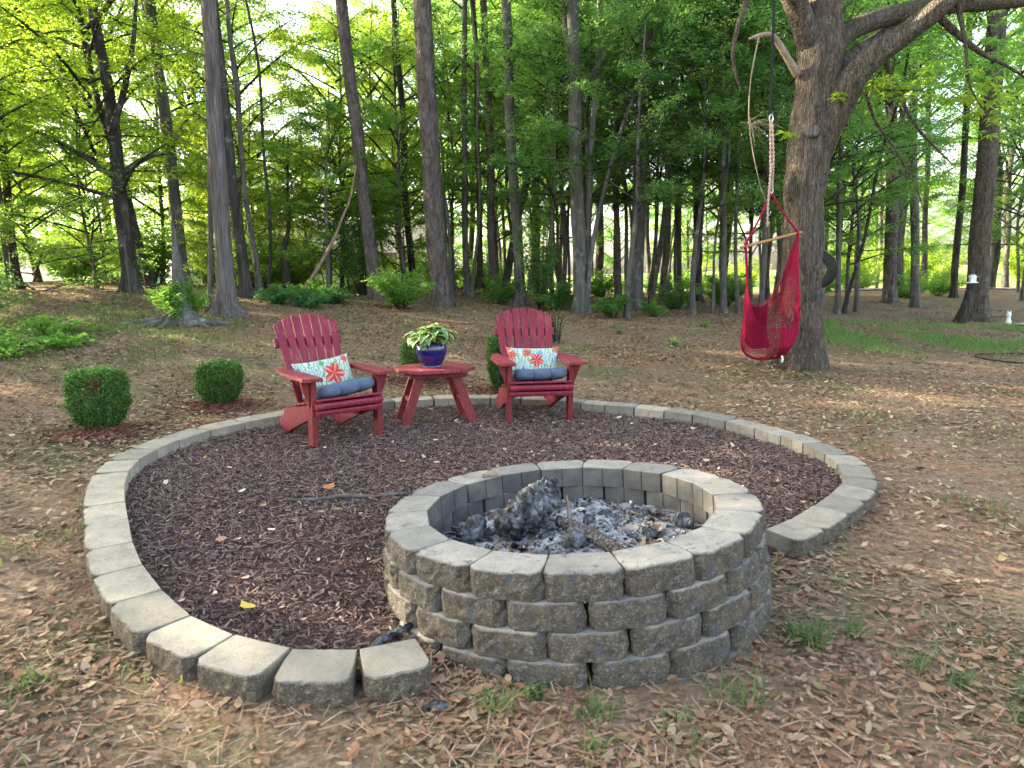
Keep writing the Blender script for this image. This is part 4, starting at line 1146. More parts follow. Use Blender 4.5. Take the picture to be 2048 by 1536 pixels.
def tree(name, x, y, z, diam, lean, H, mat, label, group=None, crown=None, cz=8.0, cs=(1, 1, 1), sides=14, bend=0.12, flare=0.5, taper=0.6, stubs=0, leany=0.0, seed=None, extra=None):
    sd = seed if seed is not None else int(abs(x * 131 + y * 17) * 10)
    t = empty(name, (x, y, z))
    V, f, at = trunk_mesh(diam * 0.42, H, sides, sd, flare, taper, bend, lean, leany)
    mb = MB().add(V, f)
    rg = np.random.default_rng(sd + 5)
    for k in range(stubs):                    # dead twigs
        h = rg.uniform(2.0, min(H, 7.5)); a = rg.uniform(0, 6.28); l = rg.uniform(0.3, 1.3)
        cx, cy, cr = at(h)
        d = np.array([math.cos(a), math.sin(a), rg.uniform(0.0, 0.7)])
        p = np.array([cx, cy, h]); q = [p + d * cr * 0.6, p + d * l * 0.5 + rg.normal(0, 0.05, 3), p + d * l + rg.normal(0, 0.12, 3)]
        V2, f2 = tube_arrays(spline(q, 6), np.linspace(0.014, 0.003, 6), 5, False); mb.add(V2, f2)
    mb.build('trunk', mat, t, True)
    for (pair, hz, sc) in (extra or []) + ([(crown, cz, cs)] if crown else []):
        cx, cy, _ = at(hz)
        add_crown(t, pair, (cx, cy, hz), sc, rg.uniform(0, 6.28))
    tag(t, label, 'tree', group)
    return t

def und_tree(name, x, y, kind, s, label, group, diam=0.11, lean=0.0, bark='bark_grey', bend=0.35, lift=0.0, zs=None):
    """slender understorey tree, leaves in layers from low down"""
    z = gz(x, y)
    sd = int(abs(x * 57 + y * 91) * 10)
    t = empty(name, (x, y, z))
    H = 7.6 * s
    V, f, at = trunk_mesh(diam / 2, H, 9, sd, 0.4, 0.25, bend, lean)
    MB().add(V, f).build('trunk', MAT[bark], t, True)
    cx, cy, _ = at(3.5)
    add_crown(t, UND[kind], (cx, cy, lift), (s, s, zs or s), (sd % 63) / 10)
    tag(t, label, 'tree', group)
    return t

# main trunks, left to right
BW = 'tall trunks at the edge of the wood'
B = THIN
tree('slender_tree', -10.27, 15, 1.40, 0.19, 0.03, 13, MAT['bark_dark'], 'thin straight dark trunk beside the fence post and dark shrub', BW, B[0], 6.5)
tree('forest_tree', -7.95, 16, 1.40, 0.19, -0.155, 13, MAT['bark_dark'], 'slim dark trunk leaning away from the stout black tree', BW, B[0], 7.5, (0.8, 0.8, 0.8), bend=0.3)
tree('forest_tree', -7.72, 17, 1.36, 0.33, -0.012, 15, MAT['bark_grey'], 'straight grey brown trunk behind the bright stump shrub', BW, B[1], 8.5)
tree('cedar_tree', -4.95, 12.5, 0.93, 0.35, 0.018, 13, MAT['bark_cedar'], 'pale shaggy cedar trunk with dead twigs beside the sprouting stump', BW, B[2], 8.5, (0.7, 0.7, 0.7), 26, 0.1, 0.75, 0.55, 22)
tree('slender_tree', -5.38, 12.8, 1.05, 0.11, 0.06, 10, MAT['bark_cedar'], 'thin reddish stem hugging the shaggy cedar trunk', BW, B[1], 7.5, (0.45, 0.45, 0.5), 10, 0.2, 0.2, 0.6, 14)
tree('forest_tree', -5.52, 15, 1.12, 0.27, -0.015, 15, MAT['bark_dark'], 'dark trunk standing close behind the shaggy cedar', BW, B[1], 9.0)
tree('slender_tree', -5.43, 15.5, 1.14, 0.14, -0.005, 12, MAT['bark_grey'], 'thin smooth grey trunk behind the cedar, before the pale house', BW, B[0], 8.0, (0.6, 0.6, 0.6), bend=0.25)
tree('slender_tree', -5.36, 16, 1.12, 0.09, -0.02, 10, MAT['bark_dark'], 'very thin dark sapling in front of the pale blue house wall', BW, B[0], 7.0, (0.5, 0.5, 0.5), 8, 0.35)
tree('pine_tree', -3.09, 16.5, 0.84, 0.36, -0.045, 18, MAT['bark_pine'], 'tall slim pine trunk leaning slightly, beside a leafy shrub', BW, B[2], 10.0, sides=18, stubs=5)
tree('pine_tree', -1.48, 15.5, 0.72, 0.50, -0.026, 19, MAT['bark_pine'], 'thickest tall pine trunk with plated reddish bark', BW, B[3], 10.5, (1.1, 1.1, 1), 26, 0.08, 0.35, 0.62, 6)
tree('forest_tree', -2.69, 20, 1.08, 0.23, -0.04, 16, MAT['bark_dark'], 'dark slim trunk seen between the two pines', BW, B[2], 8.0, bend=0.25)
tree('slender_tree', -1.41, 18, 0.95, 0.12, -0.01, 12, MAT['bark_grey'], 'thin curved stem close behind the thick pine', BW, B[2], 6.5, (0.6, 0.6, 0.6), bend=0.4)
tree('forest_tree', -1.12, 19, 0.9, 0.2, 0.015, 15, MAT['bark_grey'], 'grey green trunk paired with a pale thin stem', BW, B[3], 7.0, (0.8, 0.8, 0.8))
tree('slender_tree', -0.90, 18, 0.95, 0.10, 0.02, 11, MAT['bark_grey'], 'pale thin stem in front of a grey green trunk', BW, B[2], 7.0, (0.5, 0.5, 0.5), bend=0.35)
tree('forest_tree', -0.76, 19.2, 0.9, 0.18, -0.005, 15, MAT['bark_dark'], 'near black trunk between pale stem and brown trunk', BW, B[3], 7.5, (0.8, 0.8, 0.8))
tree('forest_tree', -0.45, 19, 0.95, 0.25, -0.008, 16, MAT['bark_pine'], 'smooth brown trunk behind the chairs with a leaning neighbour', BW, B[2], 8.0)
tree('leaning_tree', -0.15, 19, 0.95, 0.23, 0.24, 9, MAT['bark_dark'], 'dark trunk leaning hard to one side behind the grey trunk', BW, B[3], 6.0, (0.5, 0.5, 0.5))
tree('forest_tree', 0.26, 16.5, 0.76, 0.28, -0.018, 17, MAT['bark_grey'], 'tall straight grey trunk behind the forward facing chair', BW, B[3], 8.5, sides=18)
tree('forest_tree', 2.89, 16.5, 0.60, 0.38, 0.022, 16, MAT['bark_grey'], 'stout grey trunk with flared roots behind round dark bush', BW, B[3], 7.0, (1, 1, 1), 20, 0.15, 0.9, 0.6)
tree('forest_tree', 2.62, 17.3, 0.70, 0.18, 0.01, 14, MAT['bark_pine'], 'brown trunk touching the stout flared grey tree', BW, B[4], 6.5, (0.8, 0.8, 0.8))
tree('slender_tree', 1.39, 18, 0.76, 0.11, -0.05, 11, MAT['bark_grey'], 'pale wavy stem beside the many stemmed tree', BW, B[4], 6.0, (0.6, 0.6, 0.6), bend=0.6)
tree('forest_tree', 3.10, 15.5, 0.52, 0.155, 0.15, 9, MAT['bark_dark'], 'lichen spotted trunk leaning towards the hammock', BW, B[3], 5.5, (0.6, 0.6, 0.6), bend=0.5)
tree('slender_tree', 4.03, 17, 0.5, 0.13, -0.01, 13, MAT['bark_dark'], 'straight brown sapling trunk in the shaded wood behind the yard', BW, B[4], 5.5, (0.7, 0.7, 0.7))
tree('forest_tree', 5.52, 21, 0.5, 0.32, -0.015, 15, MAT['bark_dark'], 'broad dark trunk deep in the wood left of the hammock', BW, B[3], 6.0)
tree('slender_tree', 4.65, 15.5, 0.48, 0.15, -0.01, 12, MAT['bark_grey'], 'slim grey trunk standing clear left of the hammock', BW, B[4], 5.0, (0.7, 0.7, 0.7))
tree('slender_tree', 4.97, 15.5, 0.47, 0.095, -0.02, 10, MAT['bark_grey'], 'thin pale mottled sapling next to the hammock', BW, B[4], 4.5, (0.5, 0.5, 0.5), bend=0.2)
tree('slender_tree', 4.28, 15.4, 0.48, 0.07, 0.12, 7, MAT['bark_grey'], 'thin bowed sapling leaning beside the slim grey trunk', BW, B[4], 4.6, (0.35, 0.35, 0.35), 8, 0.8)
tree('slender_tree', 7.80, 17, 0.31, 0.14, -0.03, 11, MAT['bark_grey'], 'thin grey trunk just past the tyre', BW, B[4], 4.5, (0.7, 0.7, 0.7))
tree('slender_tree', 8.03, 17, 0.31, 0.10, 0.10, 8, MAT['bark_dark'], 'thin leaning stem paired with a grey trunk past the tyre', BW, B[1], 4.0, (0.5, 0.5, 0.5), 8, 0.5)
tree('pine_tree', 11.17, 21, 0.28, 0.42, -0.045, 17, MAT['bark_pine'], 'thick dark trunk on the slope before the drive', BW, B[1], 6.5, sides=18)
tree('forest_tree', 13.07, 24, 0.38, 0.26, -0.05, 15, MAT['bark_pine'], 'brown trunk half hidden behind the thick dark one on the slope', BW, B[1], 6.5)
tree('forest_tree', 11.17, 19.6, 0.25, 0.26, -0.06, 15, MAT['bark_grey'], 'straight grey trunk on the slope nearest the grass strip', BW, B[4], 5.5, stubs=6)
tree('forest_tree', 16.82, 29, 0.37, 0.25, -0.05, 15, MAT['bark_pine'], 'straight reddish trunk at the edge of the gravel drive', BW, B[0], 6.5)
tree('forest_tree', 14.90, 24, 0.18, 0.26, -0.01, 15, MAT['bark_dark'], 'slim dark trunk between drive and big shade tree', BW, B[1], 6.0)
tree('shade_tree', 10.50, 16, 0.08, 0.50, -0.02, 15, MAT['bark_oak'], 'big grey shade tree with a post and white ornament at its foot', BW, B[4], 4.2, (1.0, 1.0, 1.0), 22, 0.1, 0.7, 0.6)
tree('spreading_tree', 21.5, 32, 0.10, 0.45, -0.03, 9, MAT['bark_dark'], 'low spreading tree beyond the gravel drive', BW, B[1], 1.5, (1, 1, 0.8), bend=0.4)

# stout dark tree with forked limbs, left
t = empty('spreading_tree', (-7.92, 15, 1.25))
mb = MB()
V, f, at = trunk_mesh(0.165, 7.0, 20, 3, 0.45, 0.45, 0.22, -0.02, rings=16); mb.add(V, f)
for pts, r in (([(-0.05, 0, 3.2), (0.35, -0.1, 4.0), (0.6, 0, 5.0), (0.8, 0.1, 6.5), (1.0, 0.2, 8)], 0.075), ([(0.05, 0, 2.4), (0.5, 0.2, 2.75), (1.0, 0.3, 2.85)], 0.08), ([(0, 0, 2.3), (-0.9, -0.3, 3.0), (-2.0, -0.6, 3.5), (-3.2, -0.8, 3.9)], 0.06), ([(0, 0, 1.9), (-0.8, -0.5, 2.2), (-1.9, -0.9, 2.45), (-2.8, -1.0, 2.5)], 0.045), ([(0, 0, 2.0), (0.7, -0.6, 2.5), (1.5, -1.0, 2.8)], 0.04)):
    sp = spline(pts, 16); V, f = tube_arrays(sp, np.linspace(r, 0.012, 16), 9, True, 0.03, 2); mb.add(V, f)
mb.build('trunk', MAT['bark_dark'], t, True)
add_crown(t, UND[0], (-0.4, 0, 0.9), (1.25, 1.25, 1.1), 0.4); add_crown(t, UND[2], (-1.6, -0.6, -0.9), (0.75, 0.75, 0.55), 2.0)
tag(t, 'stout blackish tree with low sweeping leafy limbs by the fence', 'tree', BW)

# many-stemmed tree in the middle
t = empty('multi_stem_tree', (1.5, 15, 0.52))
mb = MB()
V, f, at = trunk_mesh(0.155, 8, 16, 8, 0.55, 0.7, 0.12, -0.005); mb.add(V, f)
for pts, r in (([(0.08, 0, 0.1), (0.14, 0.05, 1.5), (0.22, 0.05, 3.2), (0.38, 0.1, 5.0), (0.5, 0.1, 8)], 0.085), ([(0.06, -0.1, -0.1), (0.13, -0.15, 0.5), (0.22, -0.12, 1.4), (0.55, 0, 2.8), (0.95, 0.1, 4.0), (1.5, 0.2, 5.4), (1.8, 0.3, 7)], 0.055), ([(0.0, 0, 4.0), (-0.12, 0, 4.8), (-0.25, 0, 5.6), (-0.3, 0, 6.8)], 0.07), ([(0.05, 0, 4.6), (0.45, 0, 5.1), (0.75, 0, 5.8), (0.9, 0, 7)], 0.06), ([(0.05, 0, 2.6), (-0.35, -0.1, 2.9), (-0.7, -0.1, 3.4)], 0.02)):
    sp = spline(pts, 18); V, f = tube_arrays(sp, np.linspace(r, r * 0.5, 18), 10, True, 0.03, 4); mb.add(V, f)
mb.build('trunk', MAT['bark_grey'], t, True)
add_crown(t, THIN[3], (0.1, 0, 5.2), (0.85, 0.85, 0.7), 1.0)
tag(t, 'many stemmed grey tree with steep forks behind the mulch ring', 'tree', BW)

# snapped and leaning dead stems
t = empty('broken_sapling', (-5.42, 17.5, 1.15))
sp = spline([(0, 0, -0.2), (0.0, 0, 0.5), (-0.02, 0, 1.05), (0.1, 0, 1.35), (0.17, 0, 1.9), (0.2, 0, 2.6), (0.28, 0, 3.6)], 24)
V, f = tube_arrays(sp, np.interp(np.arange(24), [0, 9, 12, 23], [0.11, 0.085, 0.05, 0.02]), 10, True, 0.04, 2)
MB().add(V, f).build('trunk', MAT['bark_dark'], t, True); add_crown(t, UND[0], (0.15, 0, 1.0), (0.45, 0.45, 0.4), 2)
tag(t, 'short crooked dark stem in front of the pale house', 'tree', BW)
stick('leaning_dead_stem', [(-4.62, 16, 1.16), (-4.2, 16, 1.75), (-3.85, 16, 2.3), (-3.65, 16.05, 2.75), (-3.45, 16.1, 3.2), (-3.3, 16.2, 3.9)], [0.045, 0.04, 0.036, 0.028, 0.024, 0.012], MAT['wood_dead'], 'bare dead stem leaning against the undergrowth by the slim pine', 'dead stem')

# understorey
GB, GM, GD = 'bright layered understorey trees', 'mid green understorey trees', 'dark understorey trees'
LBm = 'slender understorey tree with sunlit yellow green layered leaves'
LMm = 'slender understorey tree with mid green layered leaves'
LDm = 'slender understorey tree with deep green shaded leaves'
for (x, y, k, s) in [(-9.6, 13.3, 0, 1.0), (-11.5, 16.5, 1, 1.1), (-6.9, 18.5, 0, 1.05), (-9.4, 19.5, 1, 1.2), (-4.4, 19.0, 1, 0.95), (-3.9, 22.5, 0, 1.15), (-12.8, 21, 0, 1.25), (-13.5, 13.5, 1, 1.2), (-2.2, 24, 1, 1.2)]:
    und_tree('understorey_tree', x, y, k, s, LBm, GB)
for (x, y, k, s) in [(-9.0, 15.6, 2, 0.7), (-11.2, 14.6, 2, 0.75), (-7.0, 19.8, 1, 0.75), (-12.5, 17.5, 0, 0.8), (-5.6, 20.5, 1, 0.7), (-10.4, 18.6, 1, 0.75), (-8.6, 22, 0, 0.8), (-5.0, 22.2, 1, 0.8), (-7.4, 24.5, 0, 0.9), (-3.6, 25.5, 1, 0.85), (-9.6, 25.5, 0, 0.9), (-4.6, 18.6, 0, 0.55), (-6.3, 17.2, 1, 0.55), (-2.9, 19.2, 2, 0.6)]:
    und_tree('understorey_tree', x, y, k, s, LBm, GB, 0.07, lift=-0.75)
for (x, y, k, s) in [(-2.6, 18.2, 2, 0.9), (-0.3, 21.5, 2, 1.0), (1.6, 23.0, 3, 1.15), (-4.3, 16.9, 3, 0.62), (6.6, 19.6, 3, 0.9), (9.2, 19.5, 2, 0.85), (9.0, 23.5, 2, 1.0), (12.6, 26, 3, 1.0), (15.5, 21.5, 2, 0.9), (7.3, 24.5, 3, 1.0), (18.5, 26, 3, 1.1)]:
    und_tree('understorey_tree', x, y, k, s, LMm, GM)
for (x, y, k, s) in [(1.6, 15.9, 5, 0.8), (3.9, 15.2, 4, 0.8), (5.5, 15.6, 2, 0.8), (2.9, 17.3, 3, 0.9), (4.4, 17.2, 5, 0.9), (7.0, 16.6, 4, 0.8), (8.6, 17.6, 3, 0.8), (0.9, 16.0, 4, 0.7), (0.9, 17.6, 4, 0.85), (2.0, 19.2, 5, 1.0), (3.6, 18.0, 4, 0.95), (4.6, 19.5, 5, 1.05), (2.4, 14.4, 5, 0.75), (5.9, 16.6, 4, 0.85), (3.3, 21.8, 4, 1.1), (0.2, 19.9, 5, 0.9), (6.2, 14.2, 5, 0.8), (-1.7, 21.0, 4, 1.0)]:
    und_tree('understorey_tree', x, y, k, s, LDm, GD, lift=1.0)

# trees deeper in the wood
GF, LF_ = 'trees deeper in the wood', 'tall leafy tree standing deep in the wood'
rg = np.random.default_rng(77)
far_spots = [(-13.5, 24.5), (-2.8, 25.8), (0.8, 25.2), (5.2, 24.2), (9.8, 25.5), (14.5, 26.5), (-16.5, 22), (11.8, 29.5), (2.0, 29.5), (-22, 30), (-17.5, 27), (-14, 33), (-12.3, 29), (-8, 40), (-4.5, 31), (-1.5, 28), (1.2, 33), (3.4, 27), (6.0, 31), (8.4, 28), (10.5, 35), (13.5, 31), (17, 37), (20.5, 40), (25, 36), (29, 42), (-0.5, 38), (4.5, 39), (-26, 36), (23, 25), (27, 30)]
for k, (x, y) in enumerate(far_spots):
    kind = [0, 1, 2, 3, 3, 1, 0, 1, 2, 0, 1, 0, 1, 0, 0, 2, 2, 3, 3, 2, 4, 1, 1, 2, 1, 2, 1, 3, 0, 1, 2][k]
    s = rg.uniform(1.05, 1.35)
    tree('wood_tree', x, y, gz(x, y) - 0.05, rg.uniform(0.22, 0.42), rg.uniform(-0.03, 0.03), 11 * s, MAT[['bark_grey', 'bark_dark', 'bark_pine'][k % 3]], LF_, GF, (THIN if (k % 2 and kind in (1, 2, 3, 4)) else BIG)[kind], rg.uniform(2.6, 3.6), (s, s, s * 1.1), 10, 0.3)
GS, LS_ = 'thin bare stems in the wood', 'thin bare stem among the shaded trunks of the wood'
for k in range(26):
    x = rg.uniform(-3, 11); y = rg.uniform(20, 34)
    tree('sapling_tree', x, y, gz(x, y) - 0.05, rg.uniform(0.06, 0.2), rg.uniform(-0.06, 0.06), rg.uniform(6, 10), MAT[['bark_grey', 'bark_cedar', 'bark_pine', 'bark_grey'][k % 4]], LS_, GS, None, sides=7, bend=0.4)
GH, LH_ = 'trees on the far side of the field', 'distant tree beyond the open field'
for k in range(25):
    x = -70 + k * 6.2 + rg.uniform(-2, 2); y = rg.uniform(66, 88); s = rg.uniform(1.0, 1.5)
    tree('distant_tree', x, y, gz(x, y), 0.4, 0, 7, MAT['bark_dark'], LH_, GH, BIG[k % 3], 0.6, (1.3 * s, 1.3 * s, s), 7)
# unseen rest of the wood, added to keep the low sun off the yard
GL, LL_ = 'unseen trees added left of the yard for shade', 'unseen tall leafy tree left of the yard, added to block the sun'
for k, (x, y) in enumerate([(-14.5, 8.5), (-17.5, 12), (-16.5, 4.5), (-20.5, 8), (-21, 15.5), (-24.5, 11), (-25, 18), (-19.5, 19.5), (-14.5, 0.5), (-20, 1.0), (-28, 14), (-12.6, 10.9)]):
    s = rg.uniform(1.0, 1.25)
    tree('sun_blocking_tree', x, y, gz(x, y), rg.uniform(0.22, 0.36), rg.uniform(-0.03, 0.03), 12 * s, MAT['bark_dark'], LL_, GL, (THIN if (y > 12.5 or x < -23) else BIG)[k % 3], rg.uniform(1.2, 2.2), (s * 1.1, s * 1.1, s), 10, 0.3)

# ------------------------------------------------------------------ the big oak
oak = empty('oak_tree', (4.05, 9.9, 0.0))
OO = np.array([4.05, 9.9, 0.0])
def limb(mb, L, n, sides, ridge=0.0, seed=0):
    P = spline(np.array(L, float), n)
    V, f = tube_arrays(P[:, :3], P[:, 3], sides)
    if ridge:
        a = np.arange(sides) / sides * 2 * math.pi
        for i in range(n):
            for j in range(sides):
                k = i * sides + j
                c = P[i, :3]; d = V[k] - c
                q = Vector((math.cos(a[j]) * 4.5, math.sin(a[j]) * 4.5, P[i, 2] * 1.1 + seed))
                s = ridge * (abs(noise.noise(q * 2.0)) * 1.4 + 0.6 * noise.noise(Vector((q.x * 0.6, q.y * 0.6, P[i, 2] * 1.5)))) / max(P[i, 3], 0.05)
                low = max(0.0, 0.35 - P[i, 2]) if seed == 0 else 0
                s += low * 0.55 * (math.cos(a[j] * 6 + 1.0))
                V[k] = c + d * (1 + s)
    mb.add(V - OO, f)
wood = MB()
limb(wood, [(4.04,9.90,-0.19,0.44),(4.05,9.90,-0.05,0.40),(4.06,9.90,0.06,0.343),(4.08,9.90,0.18,0.305),(4.08,9.90,0.45,0.272),(4.05,9.90,1.01,0.238),(4.04,9.90,1.69,0.238),(4.03,9.90,2.36,0.245),(4.06,9.90,2.81,0.265),(4.09,9.90,3.20,0.268),(4.14,9.90,3.65,0.258),(4.15,9.90,3.96,0.258),(4.17,9.90,4.27,0.272),(4.17,9.90,4.58,0.248),(4.19,9.90,4.89,0.232),(4.21,9.90,5.61,0.20),(4.13,9.90,6.66,0.153),(4.14,9.90,7.78,0.098),(4.2,9.9,9.2,0.04)], 120, 56, 0.03)
limb(wood, [(4.17,9.90,2.94,0.19),(4.23,9.80,3.21,0.195),(4.32,9.75,3.42,0.187),(4.50,9.65,3.83,0.168),(4.69,9.55,4.07,0.152),(4.98,9.45,4.27,0.134),(5.25,9.30,4.48,0.122),(5.48,9.20,4.67,0.111),(5.87,9.00,4.97,0.089),(6.38,8.80,5.35,0.056),(7.4,8.5,5.9,0.02)], 60, 30, 0.014, 7)
limb(wood, [(4.10,9.90,4.21,0.16),(3.93,9.80,4.49,0.157),(3.81,9.75,4.72,0.143),(3.66,9.65,4.93,0.135),(3.49,9.50,5.23,0.123),(3.33,9.35,5.67,0.105),(3.16,9.20,6.31,0.071),(2.8,9.0,7.4,0.03)], 44, 26, 0.014, 13)
limb(wood, [(4.27,9.90,4.27,0.16),(4.53,10.0,4.49,0.134),(4.91,10.1,4.67,0.122),(5.54,10.3,4.86,0.114),(6.20,10.5,4.98,0.108),(7.42,10.8,5.13,0.096),(8.73,11.1,5.34,0.07),(10.2,11.5,5.7,0.03)], 44, 22, 0.012, 17)
limb(wood, [(4.30,9.95,4.03,0.105),(4.55,10.0,4.17,0.092),(4.85,10.1,4.35,0.078),(5.28,10.3,4.62,0.065),(6.0,10.8,5.0,0.03)], 24, 14, 0.01, 19)
limb(wood, [(4.95,9.90,4.35,0.049),(5.18,9.90,3.81,0.030),(5.48,9.90,3.30,0.020),(5.80,9.90,2.97,0.014),(6.02,9.90,2.77,0.008)], 24, 8)
limb(wood, [(4.89,10.3,4.31,0.044),(5.15,10.4,3.54,0.024),(5.55,10.5,3.07,0.018),(5.90,10.5,2.51,0.012),(6.04,10.5,2.08,0.007)], 24, 8)
limb(wood, [(5.3,9.3,4.5,0.05),(5.9,9.4,4.1,0.035),(6.4,9.5,3.9,0.02),(6.9,9.5,3.6,0.01)], 20, 8)
limb(wood, [(4.6,9.6,3.95,0.03),(4.68,9.5,3.7,0.018),(4.9,9.35,3.62,0.012),(5.2,9.3,3.6,0.007)], 16, 7)
limb(wood, [(5.5,9.2,4.65,0.04),(5.65,9.2,4.1,0.022),(5.75,9.2,3.6,0.014),(6.0,9.2,3.25,0.008)], 16, 7)
limb(wood, [(3.10,9.3,6.2,0.05),(3.06,9.40,5.08,0.040),(3.02,9.40,4.74,0.036),(2.92,9.40,4.42,0.030),(2.87,9.40,4.13,0.026),(2.91,9.40,3.86,0.018),(2.99,9.40,3.65,0.008)], 26, 9)
stb = MB(); limb(stb, [(4.04,9.76,3.18,0.088),(4.02,9.66,3.195,0.086),(4.005,9.595,3.205,0.084)], 8, 18)
stb.build('branch_stub', MAT['bark_oak'], oak)
wood.build('trunk', MAT['bark_oak'], oak, True)
deadm = MB(); deadm2 = MB()
limb(deadm, [(3.85,9.80,3.94,0.055),(3.72,9.75,4.09,0.048),(3.56,9.70,4.29,0.041),(3.43,9.65,4.40,0.034),(3.26,9.60,4.38,0.027),(3.13,9.60,4.34,0.014)], 24, 10, 0.006, 3)
limb(deadm2, [(3.9,9.72,3.42,0.03),(3.72,9.66,3.36,0.022),(3.6,9.62,3.33,0.012)], 8, 8)
deadm.build('dead_branch', MAT['wood_dead'], oak, True)
sc_ = MB(); limb(sc_, [(4.006,9.596,3.205,0.070),(4.0045,9.590,3.206,0.068)], 3, 18); sc_.build('cut_face', MAT['bark_cedar'], oak)
kn = MB(); limb(kn, [(3.84,9.86,2.30,0.02),(3.80,9.80,2.42,0.06),(3.795,9.79,2.60,0.066),(3.83,9.83,2.74,0.03)], 14, 12, 0.02, 21); kn.build('knot', MAT['bark_oak'], oak, True)
vn = MB()
limb(vn, [(3.24,9.55,4.35,0.009),(3.14,9.50,3.88,0.008),(3.12,9.50,3.40,0.008),(3.18,9.50,2.97,0.007),(3.27,9.45,2.52,0.006),(3.36,9.45,2.27,0.005),(3.42,9.45,1.8,0.003)], 30, 6)
rg = np.random.default_rng(4)
for k in range(26):                              # frayed tendrils
    p = np.array([3.16, 9.5, 3.30]) + rg.normal(0, 0.03, 3)
    q = p + np.array([rg.uniform(-0.05, 0.34), rg.normal(0, 0.1), rg.uniform(-0.35, 0.1)])
    limb(vn, [(*p, 0.003), (*((p + q) / 2 + rg.normal(0, 0.03, 3)), 0.0025), (*q, 0.0015)], 6, 4)
vn.build('dry_vine', MAT['wood_dead'], oak, True)

def sprays(spots, seed, leaf, n, wid=0.3, droop=0.35):
    rg = np.random.default_rng(seed)
    C, U, N_, Rn = [], [], [], []
    for (x, y, z, rad, cnt) in spots:
        for k in range(cnt):
            c = np.array([x, y, z]) + rg.normal(0, 1, 3) * np.array([rad, rad, rad * 0.55])
            a = rg.uniform(0, 6.28)
            m = n
            la = a + np.linspace(-2.2, 2.2, m) + rg.normal(0, 0.2, m)
            u = np.c_[np.cos(la), np.sin(la), rg.normal(-droop, 0.3, m)]
            u /= np.linalg.norm(u, axis=1)[:, None]
            C.append(c + u * leaf * 0.55); U.append(u); N_.append(np.c_[rg.normal(0, 0.3, m), rg.normal(0, 0.3, m), np.ones(m)]); Rn.append(np.clip(rg.normal(0.5, 0.22, m), 0, 1))
    C = np.concatenate(C); U = np.concatenate(U); N_ = np.concatenate(N_); Rn = np.concatenate(Rn)
    L = leaf * rg.uniform(0.7, 1.2, len(C))
    V, Q = leaf_quads(C, U, N_, L, L * wid)
    return V, Q, np.repeat(Rn, 4)
for k_, sp_ in enumerate([(4.72, 9.4, 3.72, 0.10, 8), (4.95, 9.3, 3.66, 0.12, 8), (5.2, 9.3, 3.62, 0.12, 7), (4.30, 9.5, 3.62, 0.05, 3), (5.72, 9.2, 3.55, 0.15, 15), (6.0, 9.2, 3.26, 0.16, 15), (5.9, 9.2, 3.45, 0.2, 9), (6.75, 9.5, 3.6, 0.15, 14), (4.55, 9.62, 4.0, 0.03, 3), (3.72, 9.7, 3.2, 0.05, 4)]):
    V, Q, r = sprays([sp_], 6 + k_, 0.13, 7)
    MB().add(V - OO, Q, r).build('leaf_spray', MAT['leaf_bright'], oak)['kind'] = 'stuff'
V, Q, r = sprays([(6.6, 10.9, 4.3, 0.5, 110), (7.8, 11.2, 4.5, 0.7, 170), (9.2, 11.4, 4.9, 0.8, 170), (5.9, 10.6, 5.5, 0.5, 90), (4.8, 9.9, 6.6, 0.9, 200), (3.2, 9.2, 7.3, 0.8, 170), (6.8, 8.7, 5.7, 0.8, 170), (2.6, 9.2, 6.0, 0.35, 50), (4.1, 9.9, 8.6, 1.1, 240), (5.9, 9.2, 7.2, 0.9, 160), (8.0, 10.6, 6.4, 0.9, 160)], 7, 0.12, 8)
MB().add(V - OO, Q, r).build('crown', MAT['leaf_mid'], oak)
tag(oak, 'big oak with deep ridged bark and spreading limbs behind the hammock chair', 'tree')

# ------------------------------------------------------------------ hanging net chair
HA = empty('hammock_chair', (3.40, 9.35, 0.27))
HO = np.array([3.40, 9.35, 0.27])
tag(HA, 'crimson net hammock chair hanging beside the oak trunk', 'hammock chair')
EL, ER = np.array([3.015, 9.20, 1.738]), np.array([3.766, 9.42, 1.897])
knot = np.array([3.365, 9.30, 2.39])
def tube_obj(name, pts, rads, mat, parent, org, n=20, sides=8, wob=0.0):
    P = spline(np.c_[pts, rads], n)
    V, f = tube_arrays(P[:, :3] - org, P[:, 3], sides, True, wob, 1)
    return MB().add(V, f).build(name, mat, parent, True)
d_ = (ER - EL) / np.linalg.norm(ER - EL)
tube_obj('spreader_bar', [EL - d_ * 0.03, EL, ER, ER + d_ * 0.03], [0.017, 0.018, 0.018, 0.017], MAT['bar'], HA, HO, 12, 12)
for E_ in (EL, ER):
    tube_obj('suspension_cord', [knot, knot * 0.5 + E_ * 0.5 + [0, 0, -0.01], E_ + [0, 0, 0.02]], [0.014, 0.013, 0.015], MAT['crimson'], HA, HO, 16, 8, 0.12)
    th = np.linspace(0, 2 * math.pi, 14); rr_ = 0.027
    ring_pts = E_ + rr_ * (np.cos(th)[:, None] * np.array([0, 1, 0]) + np.sin(th)[:, None] * np.array([0, 0, 1]))
    V, f = tube_arrays(ring_pts - HO, np.full(14, 0.012), 7, False); MB().add(V, f).build('end_loop', MAT['crimson'], HA, True)
